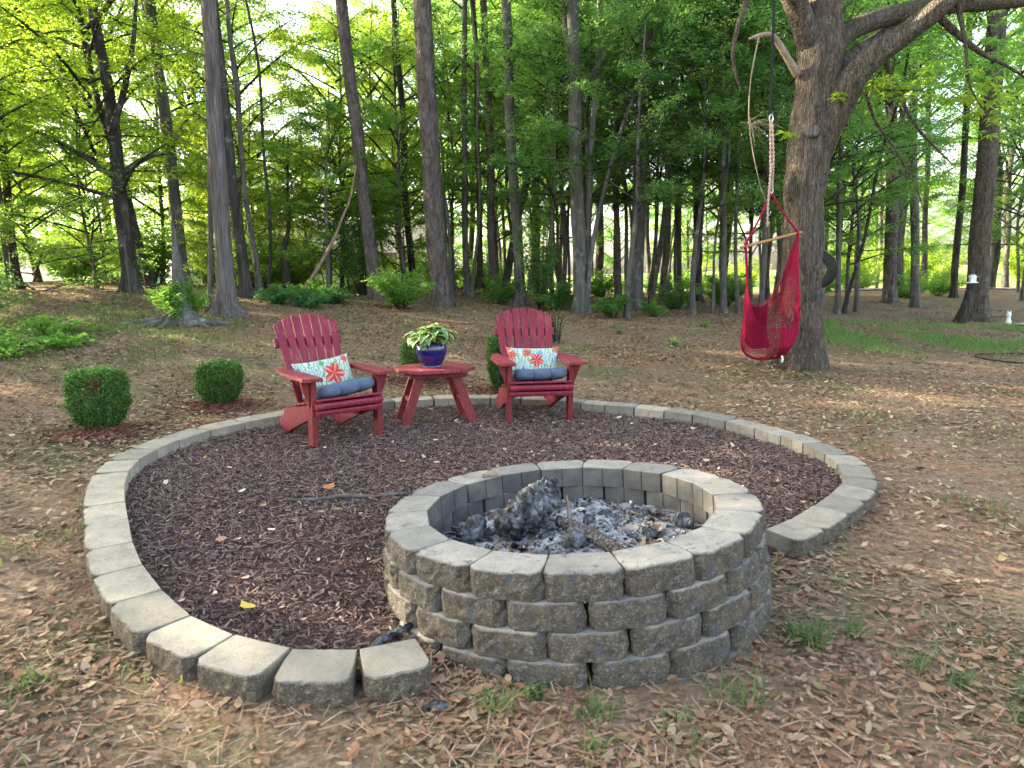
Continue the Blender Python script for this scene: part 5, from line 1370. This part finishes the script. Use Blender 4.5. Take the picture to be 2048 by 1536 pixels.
# doubled cotton rope with links, hanging tail, clip and webbing strap
V, f = tube_arrays(spline([(3.33, 9.30, 3.28), (3.345, 9.30, 2.8), (3.352, 9.30, 2.42)], 60) - HO, 0.014 + 0.006 * np.cos(np.arange(60) * 1.9), 7); MB().add(V, f).build('rope', MAT['rope'], HA, True)
V, f = tube_arrays(spline([(3.345, 9.275, 3.25), (3.375, 9.28, 2.8), (3.372, 9.29, 2.45)], 60) - HO, 0.012 + 0.006 * np.cos(np.arange(60) * 1.9 + 1), 7); MB().add(V, f).build('rope', MAT['rope'], HA, True)
V, f = tube_arrays(spline([(3.35, 9.27, 2.75), (3.32, 9.26, 2.4), (3.31, 9.26, 1.98)], 50) - HO, 0.012 + 0.005 * np.cos(np.arange(50) * 1.9), 7); MB().add(V, f).build('rope', MAT['rope'], HA, True)
th = np.linspace(0, 2 * math.pi, 20, endpoint=True)
V, f = tube_arrays(np.c_[3.335 + 0.022 * np.cos(th), np.full(20, 9.3), 3.31 + 0.05 * np.sin(th)] - HO, np.full(20, 0.007), 6, False); MB().add(V, f).build('clip', MAT['metal'], HA, True)
V, f = tube_arrays(np.c_[3.367 + 0.018 * np.cos(th), np.full(20, 9.3), 2.44 + 0.045 * np.sin(th)] - HO, np.full(20, 0.007), 6, False); MB().add(V, f).build('clip', MAT['metal'], HA, True)
sx0 = np.array([(3.322, 9.30, 3.345), (3.33, 9.305, 4.6), (3.36, 9.36, 5.60)])
mb = MB()
for s in (0,):
    P = spline(sx0, 14) - HO
    V = np.concatenate([P + [-0.017, -0.002, 0], P + [0.017, -0.002, 0], P + [0.017, 0.002, 0], P + [-0.017, 0.002, 0]])
    i = np.arange(13)
    mb.add(V, np.concatenate([np.stack([a * 14 + i, b * 14 + i, b * 14 + i + 1, a * 14 + i + 1], -1) for a, b in ((0, 1), (1, 2), (2, 3), (3, 0))]))
mb.build('strap', MAT['strap'], HA)
# sling: sections t from the back edge (0) round the seat to the front lip (1)
def sling(s, t):
    zm = np.interp(t, [0, 0.25, 0.5, 0.7, 0.85, 1], [0.97, 0.62, 0.30, 0.28, 0.44, 0.70])
    ym = np.interp(t, [0, 0.25, 0.5, 0.7, 0.85, 1], [9.62, 9.66, 9.46, 9.2, 9.04, 9.02])
    c = 2 * s - 1
    pl = np.interp(t, [0, 0.35, 1], [2.6, 4.5, 5.0]); pr = np.interp(t, [0, 0.35, 1], [1.55, 3.6, 6.0])
    p = np.where(c < 0, pl, pr)
    prof = 1 - np.abs(c)**p
    ez = np.where(c < 0, EL[2], ER[2]); ey = np.where(c < 0, EL[1], ER[1])
    x0, x1 = EL[0], ER[0]
    x = x0 + (x1 - x0) * (s * 0.9 + 0.05 + 0.05 * np.sin(np.clip(c, -1, 1) * math.pi / 2))
    belly = np.exp(-((t - 0.72) / 0.22)**2)
    x = x + 0.05 * np.exp(-((c + 0.9) / 0.12)**2) * np.sin(math.pi * np.clip(t, 0, 1)) - 0.13 * belly * np.exp(-((c + 0.62) / 0.28)**2) + 0.03 * belly * np.exp(-((c - 0.8) / 0.3)**2)
    z = ez + (zm - ez) * prof
    y = ey + (ym - ey) * prof**1.3
    fold = np.sin(9.0 * s + 5.0 * t) * 0.6 + np.sin(21.0 * s - 6.0 * t + 1.0) * 0.4
    y = y + 0.035 * fold * prof; z = z + 0.022 * np.sin(7 * s + 2.0) * prof * np.sin(math.pi * t); x = x + 0.02 * np.sin(4.5 * t + 11 * s) * prof
    return np.stack([x, y, z], -1)
def ends(s):  # crowd the samples where the sides drop
    return 0.5 - 0.5 * np.cos(math.pi * s)
# net body (left and middle) as a real mesh of cords
n1, n2 = 46, 42
ss = np.linspace(0.13, 0.86, n1); tt = np.linspace(0, 1, n2)
SS, TT = np.meshgrid(ss, tt, indexing='ij')
P = sling(SS.ravel(), TT.ravel()) + rng.normal(0, 0.0025, (n1 * n2, 3))
i = np.arange(n1 - 1)[:, None] * n2 + np.arange(n2 - 1)[None]
Q = np.stack([i, i + n2, i + n2 + 1, i + 1], -1).reshape(-1, 4)
net = MB().add(P - HO, Q).build('net', MAT['crimson'], HA)
wf = net.modifiers.new('cords', 'WIREFRAME'); wf.thickness = 0.0075; wf.use_even_offset = False; wf.use_boundary = True
# close-woven panels: seat side right and the back
def panel(name, s0, s1, t0, t1, ns, nt_, pleat, k, off=0.004):
    SS, TT = np.meshgrid(np.linspace(s0, s1, ns), np.linspace(t0, t1, nt_), indexing='ij')
    P = sling(SS.ravel(), TT.ravel())
    w = pleat * np.sin(SS.ravel() * k + 0.6 * np.sin(TT.ravel() * 7))
    P = P + np.stack([w * 0.5, -np.abs(w) - off, w * 0.2], -1)
    i = np.arange(ns - 1)[:, None] * nt_ + np.arange(nt_ - 1)[None]
    MB().add(P - HO, np.stack([i, i + nt_, i + nt_ + 1, i + 1], -1).reshape(-1, 4)).build(name, MAT['crimson'], HA, True)
panel('woven_panel', 0.58, 0.93, 0.60, 1.0, 50, 30, 0.022, 130)
panel('woven_panel', 0.16, 0.60, 0.02, 0.42, 40, 24, 0.004, 60, -0.004)
panel('woven_panel', 0.015, 0.17, 0.25, 0.8, 24, 20, 0.010, 260)
sm = MB()
for t_ in np.linspace(0, 1, 34):
    for (a, b) in ((0.002, 0.16), (0.82, 0.998)):
        P = sling(np.linspace(a, b, 12), np.full(12, t_))
        V, f = tube_arrays(P - HO, np.full(12, 0.0038), 4, False); sm.add(V, f)
so_ = sm.build('strings', MAT['crimson'], HA); so_['kind'] = 'stuff'
tas = tube_obj('tassel', [(3.50, 9.12, 0.33), (3.505, 9.1, 0.29), (3.50, 9.11, 0.25)], [0.016, 0.012, 0.014], MAT['white'], HA, HO, 10, 7, 0.1)
stick('pale_cord', [(3.52, 9.11, 0.10), (3.50, 9.1, 0.045), (3.46, 9.06, 0.042)], [0.006, 0.006, 0.004], MAT['rope'], 'pale frayed cord end under the hammock chair', 'cord')

# tyre hung behind the oak
TY = empty('tyre_swing', (4.90, 11.4, 1.40), (0, 0, R_(-40)))
tag(TY, 'black knobbly tyre hanging behind the oak trunk', 'tyre')
prof = spline([(0.155, -0.07), (0.19, -0.095), (0.245, -0.10), (0.275, -0.08), (0.282, 0.0), (0.275, 0.08), (0.245, 0.10), (0.19, 0.095), (0.155, 0.07)], 24)
a = np.linspace(0, 2 * math.pi, 48, endpoint=False)
V = np.stack([prof[:, 0][:, None] * np.cos(a), prof[:, 1][:, None] * np.ones(48), prof[:, 0][:, None] * np.sin(a)], -1).reshape(-1, 3)
i = np.arange(23)[:, None] * 48; j = np.arange(48)[None]
MB().add(V, np.stack([i + j, i + (j + 1) % 48, i + 48 + (j + 1) % 48, i + 48 + j], -1).reshape(-1, 4)).build('carcass', MAT['rubber'], TY, True)
kb = MB()
for k in range(40):
    for q, yy in enumerate((-0.075, -0.025, 0.025, 0.075)):
        an = 2 * math.pi * (k + 0.5 * (q % 2)) / 40
        v, f = box_arrays(-0.010, 0.012, -0.02, 0.02, -0.015, 0.015)
        c_, s_ = math.cos(an), math.sin(an)
        rr_ = 0.283 - (0.01 if abs(yy) > 0.05 else 0)
        kb.add(np.c_[(v[:, 0] + rr_) * c_ - v[:, 2] * s_, v[:, 1] + yy, (v[:, 0] + rr_) * s_ + v[:, 2] * c_], f)
ko = kb.build('tread_knobs', MAT['rubber'], TY); ko['kind'] = 'stuff'
V, f = tube_arrays(spline([(0, 0, 0.27), (0.0, 0.0, 1.6), (-0.05, -0.3, 3.55)], 14), np.full(14, 0.012), 6); MB().add(V, f).build('rope', MAT['rope'], TY, True)

# ------------------------------------------------------------------ clipped boxwoods
def boxwood(x, y, w, h, label, seed, foot=0.42, sx=1.0, red=False):
    rg = np.random.default_rng(seed)
    t = empty('boxwood_shrub', (x, y, gz(x, y)))
    n = 15000
    d = rg.normal(0, 1, (n, 3)); d /= np.linalg.norm(d, axis=1)[:, None]
    p = np.sign(d) * np.abs(d)**0.85                       # boxy ball
    p /= np.max(np.abs(p), axis=1)[:, None]**0.55
    rad = rg.uniform(0.74, 1.0, n)**0.5
    q = p * rad[:, None]
    bumps = np.array([noise.noise(Vector(v * 2.6) + Vector((seed, 0, 0))) + 0.7 * noise.noise(Vector(v * 6.5) + Vector((0, seed, 0))) for v in p]) * 0.12 + rg.exponential(0.04, n)
    q *= (1 + bumps)[:, None]
    zz = (q[:, 2] + 1) / 2
    nar = foot + (1 - foot) * np.clip(zz / 0.42, 0, 1)**0.7
    c = np.c_[q[:, 0] * w / 2 * nar * sx, q[:, 1] * w / 2 * nar, 0.05 + zz * (h - 0.03)]
    keep = (zz > 0.04) & (rg.uniform(0, 1, n) < 0.95)
    c, p2 = c[keep], p[keep]; n = len(c)
    u = p2 + rg.normal(0, 0.8, (n, 3)); nr_ = p2 * 0.6 + rg.normal(0, 0.7, (n, 3)) + [0, 0, 0.4]
    V, Q = leaf_quads(c, u, nr_, rg.uniform(0.016, 0.034, n), rg.uniform(0.010, 0.018, n))
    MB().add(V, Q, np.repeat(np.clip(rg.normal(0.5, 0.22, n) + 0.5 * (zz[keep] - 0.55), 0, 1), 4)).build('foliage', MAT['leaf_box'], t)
    if red:
        m_ = (np.hypot(c[:, 0] - 0.09, c[:, 2] - h * 0.84) < 0.06) & (c[:, 1] < 0) & (rg.uniform(0, 1, n) < 0.45)
        V, Q = leaf_quads(c[m_] + [0, -0.012, 0.006], u[m_], nr_[m_], 0.026, 0.015)
        MB().add(V, Q, 0, np.array([(0.17, 0.065, 0.04)])).build('dead_sprig', MAT['litter'], t)
    sm = MB(); shoots = MB()
    for k in range(16):
        a = rg.uniform(0, 6.28); r0 = rg.uniform(0, 0.05); r1 = rg.uniform(0.2, 0.85) * w / 2
        V, f = tube_arrays(spline([(r0 * math.cos(a), r0 * math.sin(a), -0.03), (r1 * 0.5 * math.cos(a), r1 * 0.5 * math.sin(a), h * 0.3), (r1 * math.cos(a), r1 * math.sin(a), h * 0.75)], 8), np.linspace(0.008, 0.003, 8), 5, False); sm.add(V, f)
    for k in range(26):                      # stray shoots above the clipped face
        a = rg.uniform(0, 6.28); r0 = rg.uniform(0.1, 0.5) * w
        b_ = np.array([r0 * math.cos(a) * sx, r0 * math.sin(a), h * rg.uniform(0.6, 0.98)]); e_ = b_ + np.array([0.5 * r0 * math.cos(a), 0.5 * r0 * math.sin(a), rg.uniform(0.03, 0.09)])
        V, f = tube_arrays(np.array([b_, (b_ + e_) / 2, e_]), [0.002, 0.0015, 0.001], 3, False); sm.add(V, f)
        m3 = 7; q3 = rg.uniform(0.2, 1, m3)[:, None]; V, Q = leaf_quads(b_ * (1 - q3) + e_ * q3, rg.normal(0, 1, (m3, 3)) + [0, 0, 0.5], rg.normal(0, 1, (m3, 3)), 0.024, 0.012)
        shoots.add(V, Q, 0.9)
    shoots.build('stray_shoots', MAT['leaf_box'], t)['kind'] = 'stuff'
    sm.build('stems', MAT['bark_grey'], t, True)
    tag(t, label, 'shrub', 'clipped boxwoods around the mulch ring')
    # ring of reddish straw at the foot
    m_ = 1500
    r = np.abs(rg.normal(0, 0.2, m_)); a = rg.uniform(0, 6.28, m_)
    xs, ys = x + r * np.cos(a) * 1.25, y + r * np.sin(a); ok = ~in_ring(xs, ys, 0.2); xs, ys, r = xs[ok], ys[ok], r[ok]
    V, f, cc = chips(len(xs), xs, ys, ground_z(xs, ys) + 0.012 + 0.05 * np.exp(-(r / 0.16)**2), [(0.15, 0.062, 0.040), (0.115, 0.048, 0.032), (0.20, 0.095, 0.062)], 0.03, 0.10, 0.3, seed)
    o = MB().add(V, f, 0, cc).build('red_mulch', MAT['chip'])
    tag(o, 'reddish mulch heaped at the foot of a clipped boxwood', kind='stuff')
boxwood(-3.53, 5.98, 0.40, 0.52, 'larger round clipped boxwood with a small brown sprig, outside the edging', 51, 0.55, 1.0, True)
boxwood(-2.93, 7.05, 0.38, 0.43, 'clipped boxwood with bare stems showing, near the angled chair', 52, 0.62)
boxwood(-1.10, 8.55, 0.40, 0.50, 'clipped boxwood seen behind the blue pot and table', 53, 0.75)
boxwood(-0.10, 8.0, 0.40, 0.62, 'tall narrow clipped boxwood behind the forward facing chair', 54, 0.75, 0.8)

# ------------------------------------------------------------------ shrubs and ground plants
def shrub(name, x, y, w, h, nlf, leaf, mat, label, seed, group=None, cat='shrub', flat=0.45, stems=14, z0=0.1, narrow=0.5):
    rg = np.random.default_rng(seed)
    t = empty(name, (x, y, gz(x, y)))
    sm = MB(); C, U, N_, Rn = [], [], [], []
    for k in range(stems):
        a = rg.uniform(0, 6.28); r = rg.uniform(0.25, 1.0) * w / 2; hz = h * rg.uniform(0.5, 1.0) * (1.1 - 0.4 * r / (w / 2))
        sp = spline([(0.04 * math.cos(a), 0.04 * math.sin(a), -0.03), (r * 0.45 * math.cos(a), r * 0.45 * math.sin(a), hz * 0.55), (r * math.cos(a), r * math.sin(a), hz)], 9)
        V, f = tube_arrays(sp, np.linspace(0.010, 0.002, 9), 5, False); sm.add(V, f)
        m = nlf // stems
        s = rg.uniform(0.25, 1.02, m)
        c = np.stack([np.interp(s * 8, np.arange(9), sp[:, q]) for q in range(3)], -1) + rg.normal(0, 1, (m, 3)) * np.array([0.12, 0.12, 0.06]) * w * narrow
        c[:, 2] = np.maximum(c[:, 2], z0 * rg.uniform(0.3, 1.2, m))
        la = a + rg.normal(0, 1.2, m)
        C.append(c); U.append(np.c_[np.cos(la), np.sin(la), rg.normal(-0.1, 0.35, m)]); N_.append(np.c_[rg.normal(0, flat, m), rg.normal(0, flat, m), np.ones(m)]); Rn.append(np.clip(rg.normal(0.5, 0.1) + rg.normal(0, 0.2, m), 0, 1))
    C = np.concatenate(C); n = len(C); L = leaf * rg.uniform(0.6, 1.25, n)
    V, Q = leaf_quads(C, np.concatenate(U), np.concatenate(N_), L, L * rg.uniform(0.4, 0.6, n))
    MB().add(V, Q, np.repeat(np.concatenate(Rn), 4)).build('foliage', mat, t)
    sm.build('stems', MAT['bark_dark'], t, True)
    tag(t, label, cat, group)
    return t
sh = shrub('stump_sprouts', -5.29, 11.5, 1.15, 0.85, 3200, 0.07, MAT['leaf_mid'], 'fresh green leafy sprouts growing from an old root flared stump', 61, flat=0.5, stems=26, z0=0.12, narrow=0.4)
rt = MB()
V, f, _ = trunk_mesh(0.16, 0.35, 18, 7, 0.9, 0.8, 0.02, rings=4); rt.add(V, f)
for k, (a, l) in enumerate(((3.3, 1.15), (2.7, 0.7), (4.2, 0.55), (5.0, 0.5), (5.8, 0.6), (0.1, 0.85), (3.8, 0.8))):
    sp = spline([(0.08 * math.cos(a), 0.08 * math.sin(a), 0.12), (l * .4 * math.cos(a), l * .4 * math.sin(a), 0.05), (l * .75 * math.cos(a + .1), l * .75 * math.sin(a + .1), 0.02), (l * math.cos(a + .15), l * math.sin(a + .15), -0.03)], 12)
    sp[:, 2] += ground_z(-5.29 + sp[:, 0], 11.5 + sp[:, 1]) - gz(-5.29, 11.5)
    V, f = tube_arrays(sp, np.linspace(0.075, 0.02, 12), 9, True, 0.06, k); rt.add(V, f)
rt.build('root_stump', MAT['bark_grey'], sh, True)
shrub('leafy_shrub', -2.25, 14.6, 1.7, 1.0, 3400, 0.08, MAT['leaf_mid'], 'spreading leafy shrub between the two tall pines', 62, flat=0.35, stems=26, narrow=0.3)
shrub('dark_bush', 2.05, 14.2, 0.85, 0.62, 2600, 0.06, MAT['leaf_dark'], 'round dark bush before the stout flared grey tree', 63, flat=0.8, stems=24, narrow=0.3)
shrub('dark_bush', 1.0, 15.4, 1.5, 0.7, 2600, 0.07, MAT['leaf_dark'], 'low dark bush at the foot of the many stemmed tree', 64, flat=0.7, stems=22, narrow=0.3)
shrub('dark_bush', 3.75, 16.2, 1.3, 0.8, 2200, 0.07, MAT['leaf_dark'], 'dark bush behind the lichen spotted leaning trunk', 65, flat=0.7, stems=22, narrow=0.3)
shrub('dark_bush', 5.2, 17.3, 1.5, 1.1, 2400, 0.08, MAT['leaf_dark'], 'loose dark bush behind the slim grey trunk by the hammock', 66, flat=0.6, stems=22, narrow=0.3)
shrub('dark_bush', -8.5, 10.9, 2.0, 1.25, 4200, 0.075, MAT['leaf_dark'], 'dense dark bush at the left end of the yard', 67, flat=0.8, stems=34, narrow=0.3)
shrub('evergreen_shrub', 0.65, 15.3, 1.2, 2.6, 3600, 0.07, MAT['leaf_dark'], 'upright glossy evergreen shrub between grey trunk and many stemmed tree', 68, flat=0.9, stems=30, narrow=0.25)
shrub('leafy_shrub', -0.2, 16.6, 1.4, 0.8, 1500, 0.09, MAT['leaf_mid'], 'thin leafy shrub left of the tall grey trunk', 69, flat=0.4, stems=18, narrow=0.3)
shrub('leafy_shrub', 2.95, 14.6, 0.7, 0.4, 900, 0.06, MAT['leaf_mid'], 'small fresh green shrub under the leaning lichen spotted trunk', 70, flat=0.5, stems=14, narrow=0.3)
shrub('dark_bush', -3.6, 17.6, 2.6, 3.2, 5600, 0.09, MAT['leaf_dark'], 'tall dark thicket behind the slim leaning pine', 71, flat=0.6, stems=40, narrow=0.22)
shrub('bare_twig_bush', 0.75, 11.6, 0.5, 0.75, 120, 0.04, MAT['leaf_mid'], 'small nearly bare twig bush behind the forward facing chair', 72, flat=0.5, stems=22, narrow=0.2)
for k, (x, y, w, h, m_) in enumerate(((-4.6, 14.2, 1.1, 0.42, 'leaf_blue'), (-3.9, 13.9, 1.2, 0.40, 'leaf_blue'), (-3.7, 14.9, 1.1, 0.38, 'leaf_blue'), (-4.2, 15.2, 1.2, 0.5, 'leaf_mid'))):
    shrub('fern_clump', x, y, w, h, 900, 0.09, MAT[m_], 'low bluish fern clump on the ground between cedar and slim pine', 80 + k, 'fern clumps by the cedar', 'fern', 0.25, 16, 0.05, 0.3)
for k, (x, y, w, h, m_) in enumerate(((-6.9, 9.3, 1.3, 0.32, 'leaf_mid'), (-6.3, 8.7, 1.1, 0.28, 'leaf_mid'), (-7.4, 9.9, 1.4, 0.35, 'leaf_mid'), (-6.7, 10.4, 1.2, 0.3, 'leaf_mid'), (-5.9, 9.4, 0.9, 0.22, 'leaf_mid'), (-6.9, 8.2, 1.0, 0.26, 'leaf_mid'))):
    shrub('weed_patch', x, y, w, h, 800, 0.07, MAT[m_], 'low feathery green weeds spreading at the left end of the yard', 90 + k, 'weeds at the left end of the yard', 'weeds', 0.3, 18, 0.04, 0.35)
for k, (x, y) in enumerate(((-2.9, 11.6), (1.9, 12.4), (3.6, 13.2), (-1.2, 12.4), (2.6, 11.4))):
    shrub('seedling', x, y, 0.28, 0.16, 90, 0.05, MAT['leaf_mid'], 'tiny green seedling in the leaf litter before the wood', 110 + k, 'seedlings in the leaf litter', 'seedling', 0.4, 6, 0.03, 0.4)
shrub('creeping_weed', 0.06, 2.27, 0.2, 0.06, 60, 0.022, MAT['leaf_mid'], 'small round leaved weed at the foot of the front pit wall', 120, None, 'weeds', 0.3, 6, 0.015, 0.5)
# scrub filling the back of the wood
GU, LU_ = 'undergrowth bushes deep in the wood', 'leafy undergrowth bush deep in the wood'
proto = shrub('undergrowth_bush', -1, 24, 2.6, 1.3, 2600, 0.10, MAT['leaf_mid'], LU_, 130, GU, 'shrub', 0.6, 26, 0.1, 0.3)
rg = np.random.default_rng(41)
for k in range(26):
    c = copy_tree(proto)
    x = -9 + k * 1.05 + rg.uniform(-0.5, 0.5); y = rg.uniform(22, 34) if x > -2 else rg.uniform(22, 26)
    c.location = (x, y, gz(x, y) - 0.05); s = rg.uniform(0.6, 1.3); c.scale = (s, s, s * rg.uniform(0.6, 1.0)); c.rotation_euler = (0, 0, rg.uniform(0, 6.28))
for k in range(14):
    c = copy_tree(proto)
    x = -16.5 + k * 0.85 + rg.uniform(-0.4, 0.4); y = rg.uniform(18.5, 22.5)
    c.location = (x, y, gz(x, y) - 0.1); q_ = rg.uniform(0.8, 1.4); c.scale = (q_, q_, q_ * rg.uniform(0.9, 1.5)); c.rotation_euler = (0, 0, rg.uniform(0, 6.28))
rbr = shrub('roadside_bush', 16, 34, 3.4, 2.6, 3600, 0.13, MAT['leaf_bright'], 'sunlit bushy growth beyond the gravel drive', 131, 'bushes beyond the drive', 'shrub', 0.6, 30, 0.1, 0.28)
for k in range(9):
    c = copy_tree(rbr); x = 13 + k * 2.6 + rg.uniform(-.6, .6); y = rg.uniform(35, 40)
    c.location = (x, y, gz(x, y)); s = rg.uniform(0.8, 1.3); c.scale = (s, s, s); c.rotation_euler = (0, 0, rg.uniform(0, 6.28))

# labels of the look-alike trees say which trunk they stand behind
LAND = [(-10.27, 15, 'the thin dark trunk by the fence'), (-7.92, 15, 'the stout black tree'), (-4.95, 12.5, 'the shaggy cedar'), (-3.09, 16.5, 'the slim leaning pine'), (-1.48, 15.5, 'the thickest pine'), (0.26, 16.5, 'the tall straight grey trunk'), (1.5, 15, 'the many stemmed tree'), (2.89, 16.5, 'the stout flared grey trunk'), (4.65, 15.5, 'the slim trunk by the hammock'), (4.05, 9.9, 'the big oak'), (7.8, 17, 'the grey trunk past the tyre'), (11.17, 20, 'the thick trunk on the slope'), (10.5, 16, 'the big shade tree')]
LOOK = {GB: 'sunlit layered understorey tree', GM: 'mid green understorey tree', GD: 'dark green understorey tree', GF: 'tall leafy wood tree', GS: 'thin bare sapling', GH: 'distant tree beyond the field', GU: 'leafy undergrowth bush'}
ORD = ['first', 'second', 'third', 'fourth', 'fifth', 'sixth', 'seventh', 'eighth', 'ninth', 'tenth', 'eleventh', 'twelfth', 'thirteenth', 'fourteenth']
slots = {}
for o in COL.objects:
    if o.parent is None and o.get('group') in LOOK:
        az = math.atan2(o.location.x, o.location.y)
        lm = min(LAND, key=lambda l: abs(math.atan2(l[0], l[1]) - az))[2]
        slots.setdefault((o['group'], lm), []).append(o)
for (gname, lm), L in slots.items():
    L.sort(key=lambda o: o.location.length)
    for k, o in enumerate(L):
        o['label'] = LOOK[gname] + ' behind ' + lm if len(L) == 1 else '%s, %s one back behind %s' % (LOOK[gname], ORD[min(k, 13)], lm)

# ------------------------------------------------------------------ houses beyond the wood
def house(name, x, y, z, w, d, h, roof_h, mat, label, rz=0.0, nwin=3):
    t = empty(name, (x, y, z), (0, 0, rz))
    mb = MB()
    v, f = box_arrays(-w / 2, w / 2, 0, d, -0.6, h); mb.add(v, f)
    mb.build('wall', mat, t)
    n = int(h / 0.2)
    v, f = box_arrays(-w / 2 - 0.02, w / 2 + 0.02, -0.022, -0.002, 0, 0.17)
    lap = MB().add(np.c_[v[:, 0], v[:, 1] * np.where(v[:, 2] > 0.1, 0.25, 1.0), v[:, 2]], f).mesh('siding_board', False, mat)
    for k in range(n):
        o = link('siding_board', lap, t); o.location = (0, 0, k * 0.2)
    rv = [(-w / 2 - 0.4, -0.5, h), (w / 2 + 0.4, -0.5, h), (w / 2 + 0.4, d + 0.5, h), (-w / 2 - 0.4, d + 0.5, h), (-w / 2 - 0.4, d / 2, h + roof_h), (w / 2 + 0.4, d / 2, h + roof_h)]
    solid('roof', rv, [(3, 2, 1, 0), (0, 1, 5, 4), (2, 3, 4, 5), (1, 2, 5), (3, 0, 4)], MAT['roof'], t, 0)
    for k in range(nwin):
        wx = -w / 2 + (k + 0.7) * w / (nwin + 0.4)
        wi = box('window', wx - 0.55, wx + 0.55, -0.09, -0.03, 1.0, 2.2, MAT['white'], t, 0.01)
        for sx in (-1, 1):
            box('pane', wx + sx * 0.26 - 0.22, wx + sx * 0.26 + 0.22, -0.095, -0.085, 1.1, 2.1, MAT['pane'], wi, 0)
    dx = w / 2 - 0.9
    do = box('door', dx - 0.5, dx + 0.5, -0.08, -0.03, 0.0, 2.05, MAT['white'], t, 0.01)
    box('handle', dx - 0.42, dx - 0.36, -0.12, -0.08, 0.95, 1.05, MAT['metal'], do, 0.005)
    tag(t, label, 'house')
house('neighbour_house', -9.6, 33, -0.4, 11, 7, 2.9, 1.8, MAT['siding'], 'pale blue sided house beyond the wood behind the cedar', 0.12)
house('garden_shed', -19.5, 30, -0.7, 5.5, 4, 2.3, 1.2, MAT['teal'], 'teal sided outbuilding beyond the wire fence', -0.1, 2)

# wire fence on the left rise
fe = empty('wire_fence', (-9.0, 14.1, gz(-9.0, 14.1)))
FO = np.array(fe.location)
posts = [(-12.6, 14.6), (-9.9, 14.2), (-7.35, 13.9)]
for (x, y) in posts:
    V, f = tube_arrays(np.array([(x, y, gz(x, y) - 0.2), (x, y, gz(x, y) + 1.2)]) - FO, [0.018, 0.018], 6); MB().add(V, f).build('post', MAT['galv'], fe)
for k in range(9):
    pts = []
    for (a, b) in zip(posts[:-1], posts[1:]):
        for s in np.linspace(0, 1, 6): 
            x, y = a[0] + (b[0] - a[0]) * s, a[1] + (b[1] - a[1]) * s; pts.append((x, y, gz(a[0], a[1]) * (1 - s) + gz(b[0], b[1]) * s + 0.15 + k * 0.125))
    V, f = tube_arrays(np.array(pts) - FO + np.arange(len(pts))[:, None] * 1e-5, np.full(len(pts), 0.0025), 4, False); MB().add(V, f).build('wire', MAT['galv'], fe)
tag(fe, 'thin wire fence with dark posts on the left rise', 'fence')

# post with white birdhouse and small ornament by the big shade tree
po = empty('log_post', (9.93, 15.5, gz(9.93, 15.5)))
V, f = tube_arrays(spline([(-0.16, 0, -0.1), (-0.08, 0, 0.1), (0.03, 0, 0.45), (0.10, 0, 0.86)], 14), np.linspace(0.15, 0.085, 14), 12, True, 0.05, 3)
MB().add(V, f).build('post', MAT['bark_dark'], po, True)
tag(po, 'leaning dark log post against the big shade tree', 'post')
bh = empty('white_birdhouse', (10.03, 15.5, gz(9.93, 15.5) + 0.862)); bh.scale = (0.75, 0.75, 0.75)
box('base', -0.12, 0.12, -0.09, 0.09, 0, 0.025, MAT['white'], bh); box('body', -0.075, 0.075, -0.06, 0.06, 0.026, 0.17, MAT['white'], bh)
prism('roof', [(-0.10, 0.171), (0.10, 0.171), (0.0, 0.245)], 'y', -0.08, 0.08, MAT['white'], bh)
tag(bh, 'small white birdhouse on top of the log post', 'birdhouse')
og = empty('white_ornament', (10.85, 15.45, gz(10.85, 15.45))); og.scale = (0.75, 0.75, 0.75)
P = spline([(0.07, 0.0), (0.075, 0.06), (0.055, 0.14), (0.045, 0.2), (0.06, 0.25), (0.055, 0.31), (0.02, 0.34)], 24)
V, Q = lathe(P, 20); MB().add(V, Q).build('body', MAT['white'], og, True)
for s in (-1, 1):
    V, f = tube_arrays(np.array([(s * 0.03, 0, 0.31), (s * 0.04, 0, 0.36), (s * 0.045, 0, 0.40)]), [0.022, 0.014, 0.003], 8); MB().add(V, f).build('ear', MAT['white'], og, True)
tag(og, 'small white garden ornament at the foot of the shade tree', 'ornament')

# garden hose
hp = np.array([(8.6, 10.75), (8.0, 10.85), (7.72, 11.05), (7.6, 11.4), (7.75, 11.75), (8.15, 11.9), (8.9, 11.95), (9.8, 11.9)])
hp = spline(hp, 60); hz_ = ground_z(hp[:, 0], hp[:, 1]) + 0.022
V, f = tube_arrays(np.c_[hp, hz_] - np.array([*hp[0], hz_[0]]), np.full(60, 0.014), 8)
o = MB().add(V, f).build('garden_hose', MAT['rubber'], None, True); o.location = (*hp[0], hz_[0])
tag(o, 'black garden hose looped on the bare ground', 'hose')
# pine cone on the edging
lump('pine_cone', [(-1.93, 6.62, plane_z(-1.93, 6.62) + 0.105), (-1.90, 6.62, plane_z(-1.9, 6.62) + 0.13), (-1.86, 6.63, plane_z(-1.86, 6.63) + 0.125)], [0.012, 0.032, 0.014], MAT['bark_dark'], 'dark pine cone resting on the edging behind the angled chair', 'pine cone', 12, 14, 0.35, 12)
